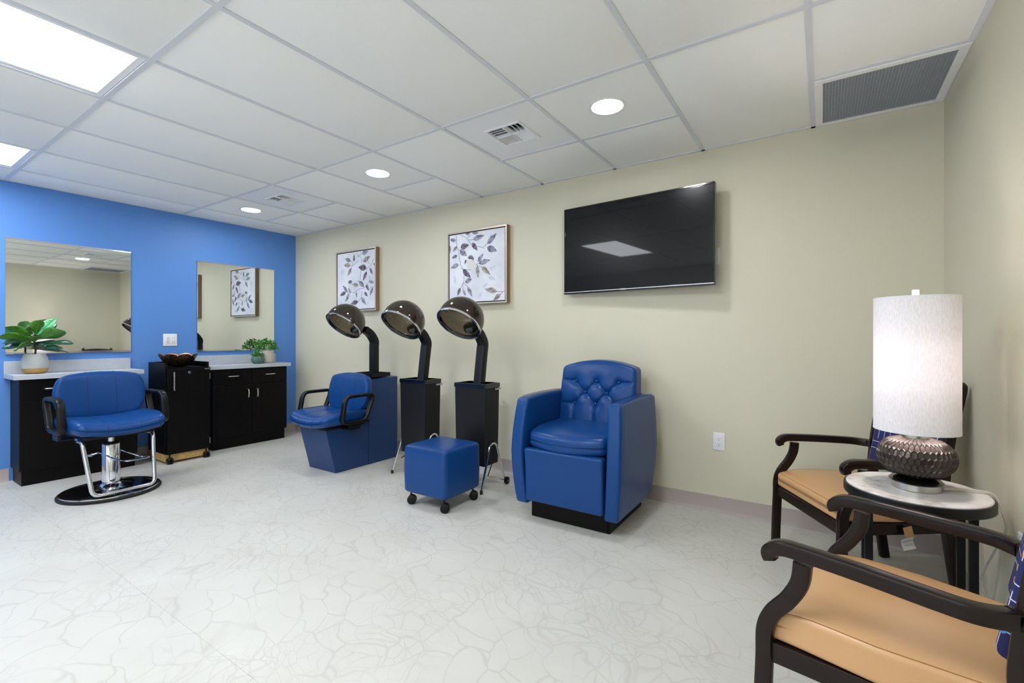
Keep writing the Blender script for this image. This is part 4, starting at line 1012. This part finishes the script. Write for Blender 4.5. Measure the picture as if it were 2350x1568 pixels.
# ---- table lamp
LX, LY = 5.614, -1.104
t = thing('table_lamp', 'lit table lamp with a tall white drum shade and honeycomb bronze base', 'lamp', (LX, LY, TZ+.0005))
obj('base_disc', lathe([(0,0),(.066,0),(.068,.002),(.068,.022),(.066,.024),(0,.024)], 48, False), 'brushed_nickel', t)
obj('foot', lathe([(0,.0242),(.074,.0242),(.076,.028),(.068,.036),(.05,.042),(0,.042)], 48, False), 'black_gloss', t)
def honeycomb(rad, hgt, zc, cols=40, rows=6):
    V, F = [], []
    def surf(a, v, d=0.0):        # v in [-1,1]
        e = math.asin(max(-1, min(1, v)))*.98; r = (rad-d)*(math.cos(e)**.72); return Vector((r*math.cos(a), r*math.sin(a), zc+(hgt/2-d*.5)*math.sin(e)))
    v0, v1 = -.90, .93; dv = (v1-v0)/rows
    for j in range(rows+1):
        vc = v0+dv*j; off = .5*(j % 2); ac = 2*math.pi/cols
        for i in range(cols):
            a = ac*(i+off); b = len(V)
            hx = [(0, dv*.67), (.5, dv*.33), (.5, -dv*.33), (0, -dv*.67), (-.5, -dv*.33), (-.5, dv*.33)]
            for u, w_ in hx: V.append(surf(a+u*ac, max(-.98, min(.98, vc+w_))))
            for u, w_ in hx: V.append(surf(a+u*ac*.72, max(-.98, min(.98, vc+w_*.76)), .0035))
            V.append(surf(a, vc, .0045))
            for q in range(6):
                q2 = (q+1) % 6; F.append((b+q, b+q2, b+6+q2, b+6+q)); F.append((b+6+q, b+6+q2, b+12))
    return V, F
obj('honeycomb_body', join(honeycomb(.112, .142, .112), lathe([(.03,.044),(.07,.062),(.094,.09),(.098,.112),(.094,.134),(.07,.160),(.034,.178)], 60, True)), 'bronze', t, smooth=18)
obj('neck', lathe([(0,.176),(.040,.176),(.0405,.180),(.0405,.198),(.038,.2005),(.038,.206),(.0365,.209),(0,.209)], 40, False), 'brushed_nickel', t)
obj('rod', cyl(.005, .209, .672, 10), 'brushed_nickel', t)
sh = obj('shade', join(lathe([(.119,.203),(.1185,.672),(.117,.672),(.1175,.203),(.119,.203)], 72, False)), 'shade_linen', t)
obj('shade_trim', lathe([(.1195,.202),(.1195,.206),(.117,.206),(.117,.202),(.1195,.202)], 72, False), 'white_plastic', sh)
obj('shade_trim', lathe([(.119,.669),(.119,.673),(.1165,.673),(.1165,.669),(.119,.669)], 72, False), 'white_plastic', sh)
obj('spider', join(between(.002, (-.117,0,.664), (.117,0,.664), 6), between(.002, (0,-.117,.664), (0,.117,.664), 6)), 'brushed_nickel', sh)
obj('finial', lathe([(0,.672),(.0105,.672),(.0105,.698),(.009,.700),(0,.700)], 20, False), 'white_plastic', t)
obj('bulb', lathe([(0,.30),(.012,.30),(.014,.325),(.028,.36),(.030,.375),(.022,.398),(0,.405)], 20, False), 'bulb_glow', t)
ld = bpy.data.lights.new('lamp_light', 'POINT'); ld.energy = BULB_W; ld.color = (1, .93, .89); ld.shadow_soft_size = .035
lo = bpy.data.objects.new('lamp_light', ld); COL.objects.link(lo); lo.parent = t; lo.location = (0, 0, .375+.06)

# ---- lamp cord
cp = [(5.690,-1.096,.606),(5.74,-1.070,.6045),(5.795,-1.062,.605),(5.826,-1.060,.592),(5.838,-1.080,.54),(5.840,-1.105,.50),(5.838,-1.06,.45),(5.838,-.96,.36),(5.838,-.88,.285),(5.838,-.82,.215),(5.836,-.88,.19),(5.835,-.955,.18),(5.838,-.985,.24),(5.84,-1.02,.33),(5.842,-1.035,.42),(5.846,-1.08,.455),(5.852,-1.15,.46)]
pts = catmull(cp, 8)
a_ = sweep(pts, circ(.0024, 8)); b_ = sweep([p+Vector((0,.002,.0042)) for p in pts], circ(.0024, 8))
t = thing('lamp_cord', 'clear lamp cord hanging off the marble table against the side wall', 'cord', (5.838, -1.0, .18))
for g in (a_, b_): obj('strand', move(g, -5.838, 1.0, -.18), 'cord_clear', t)
obj('plug', move(rbox(.022, .026, .02, .005, 3, 1), 5.846-5.838, -1.158+1.0, .457-.18), 'white_plastic', t)
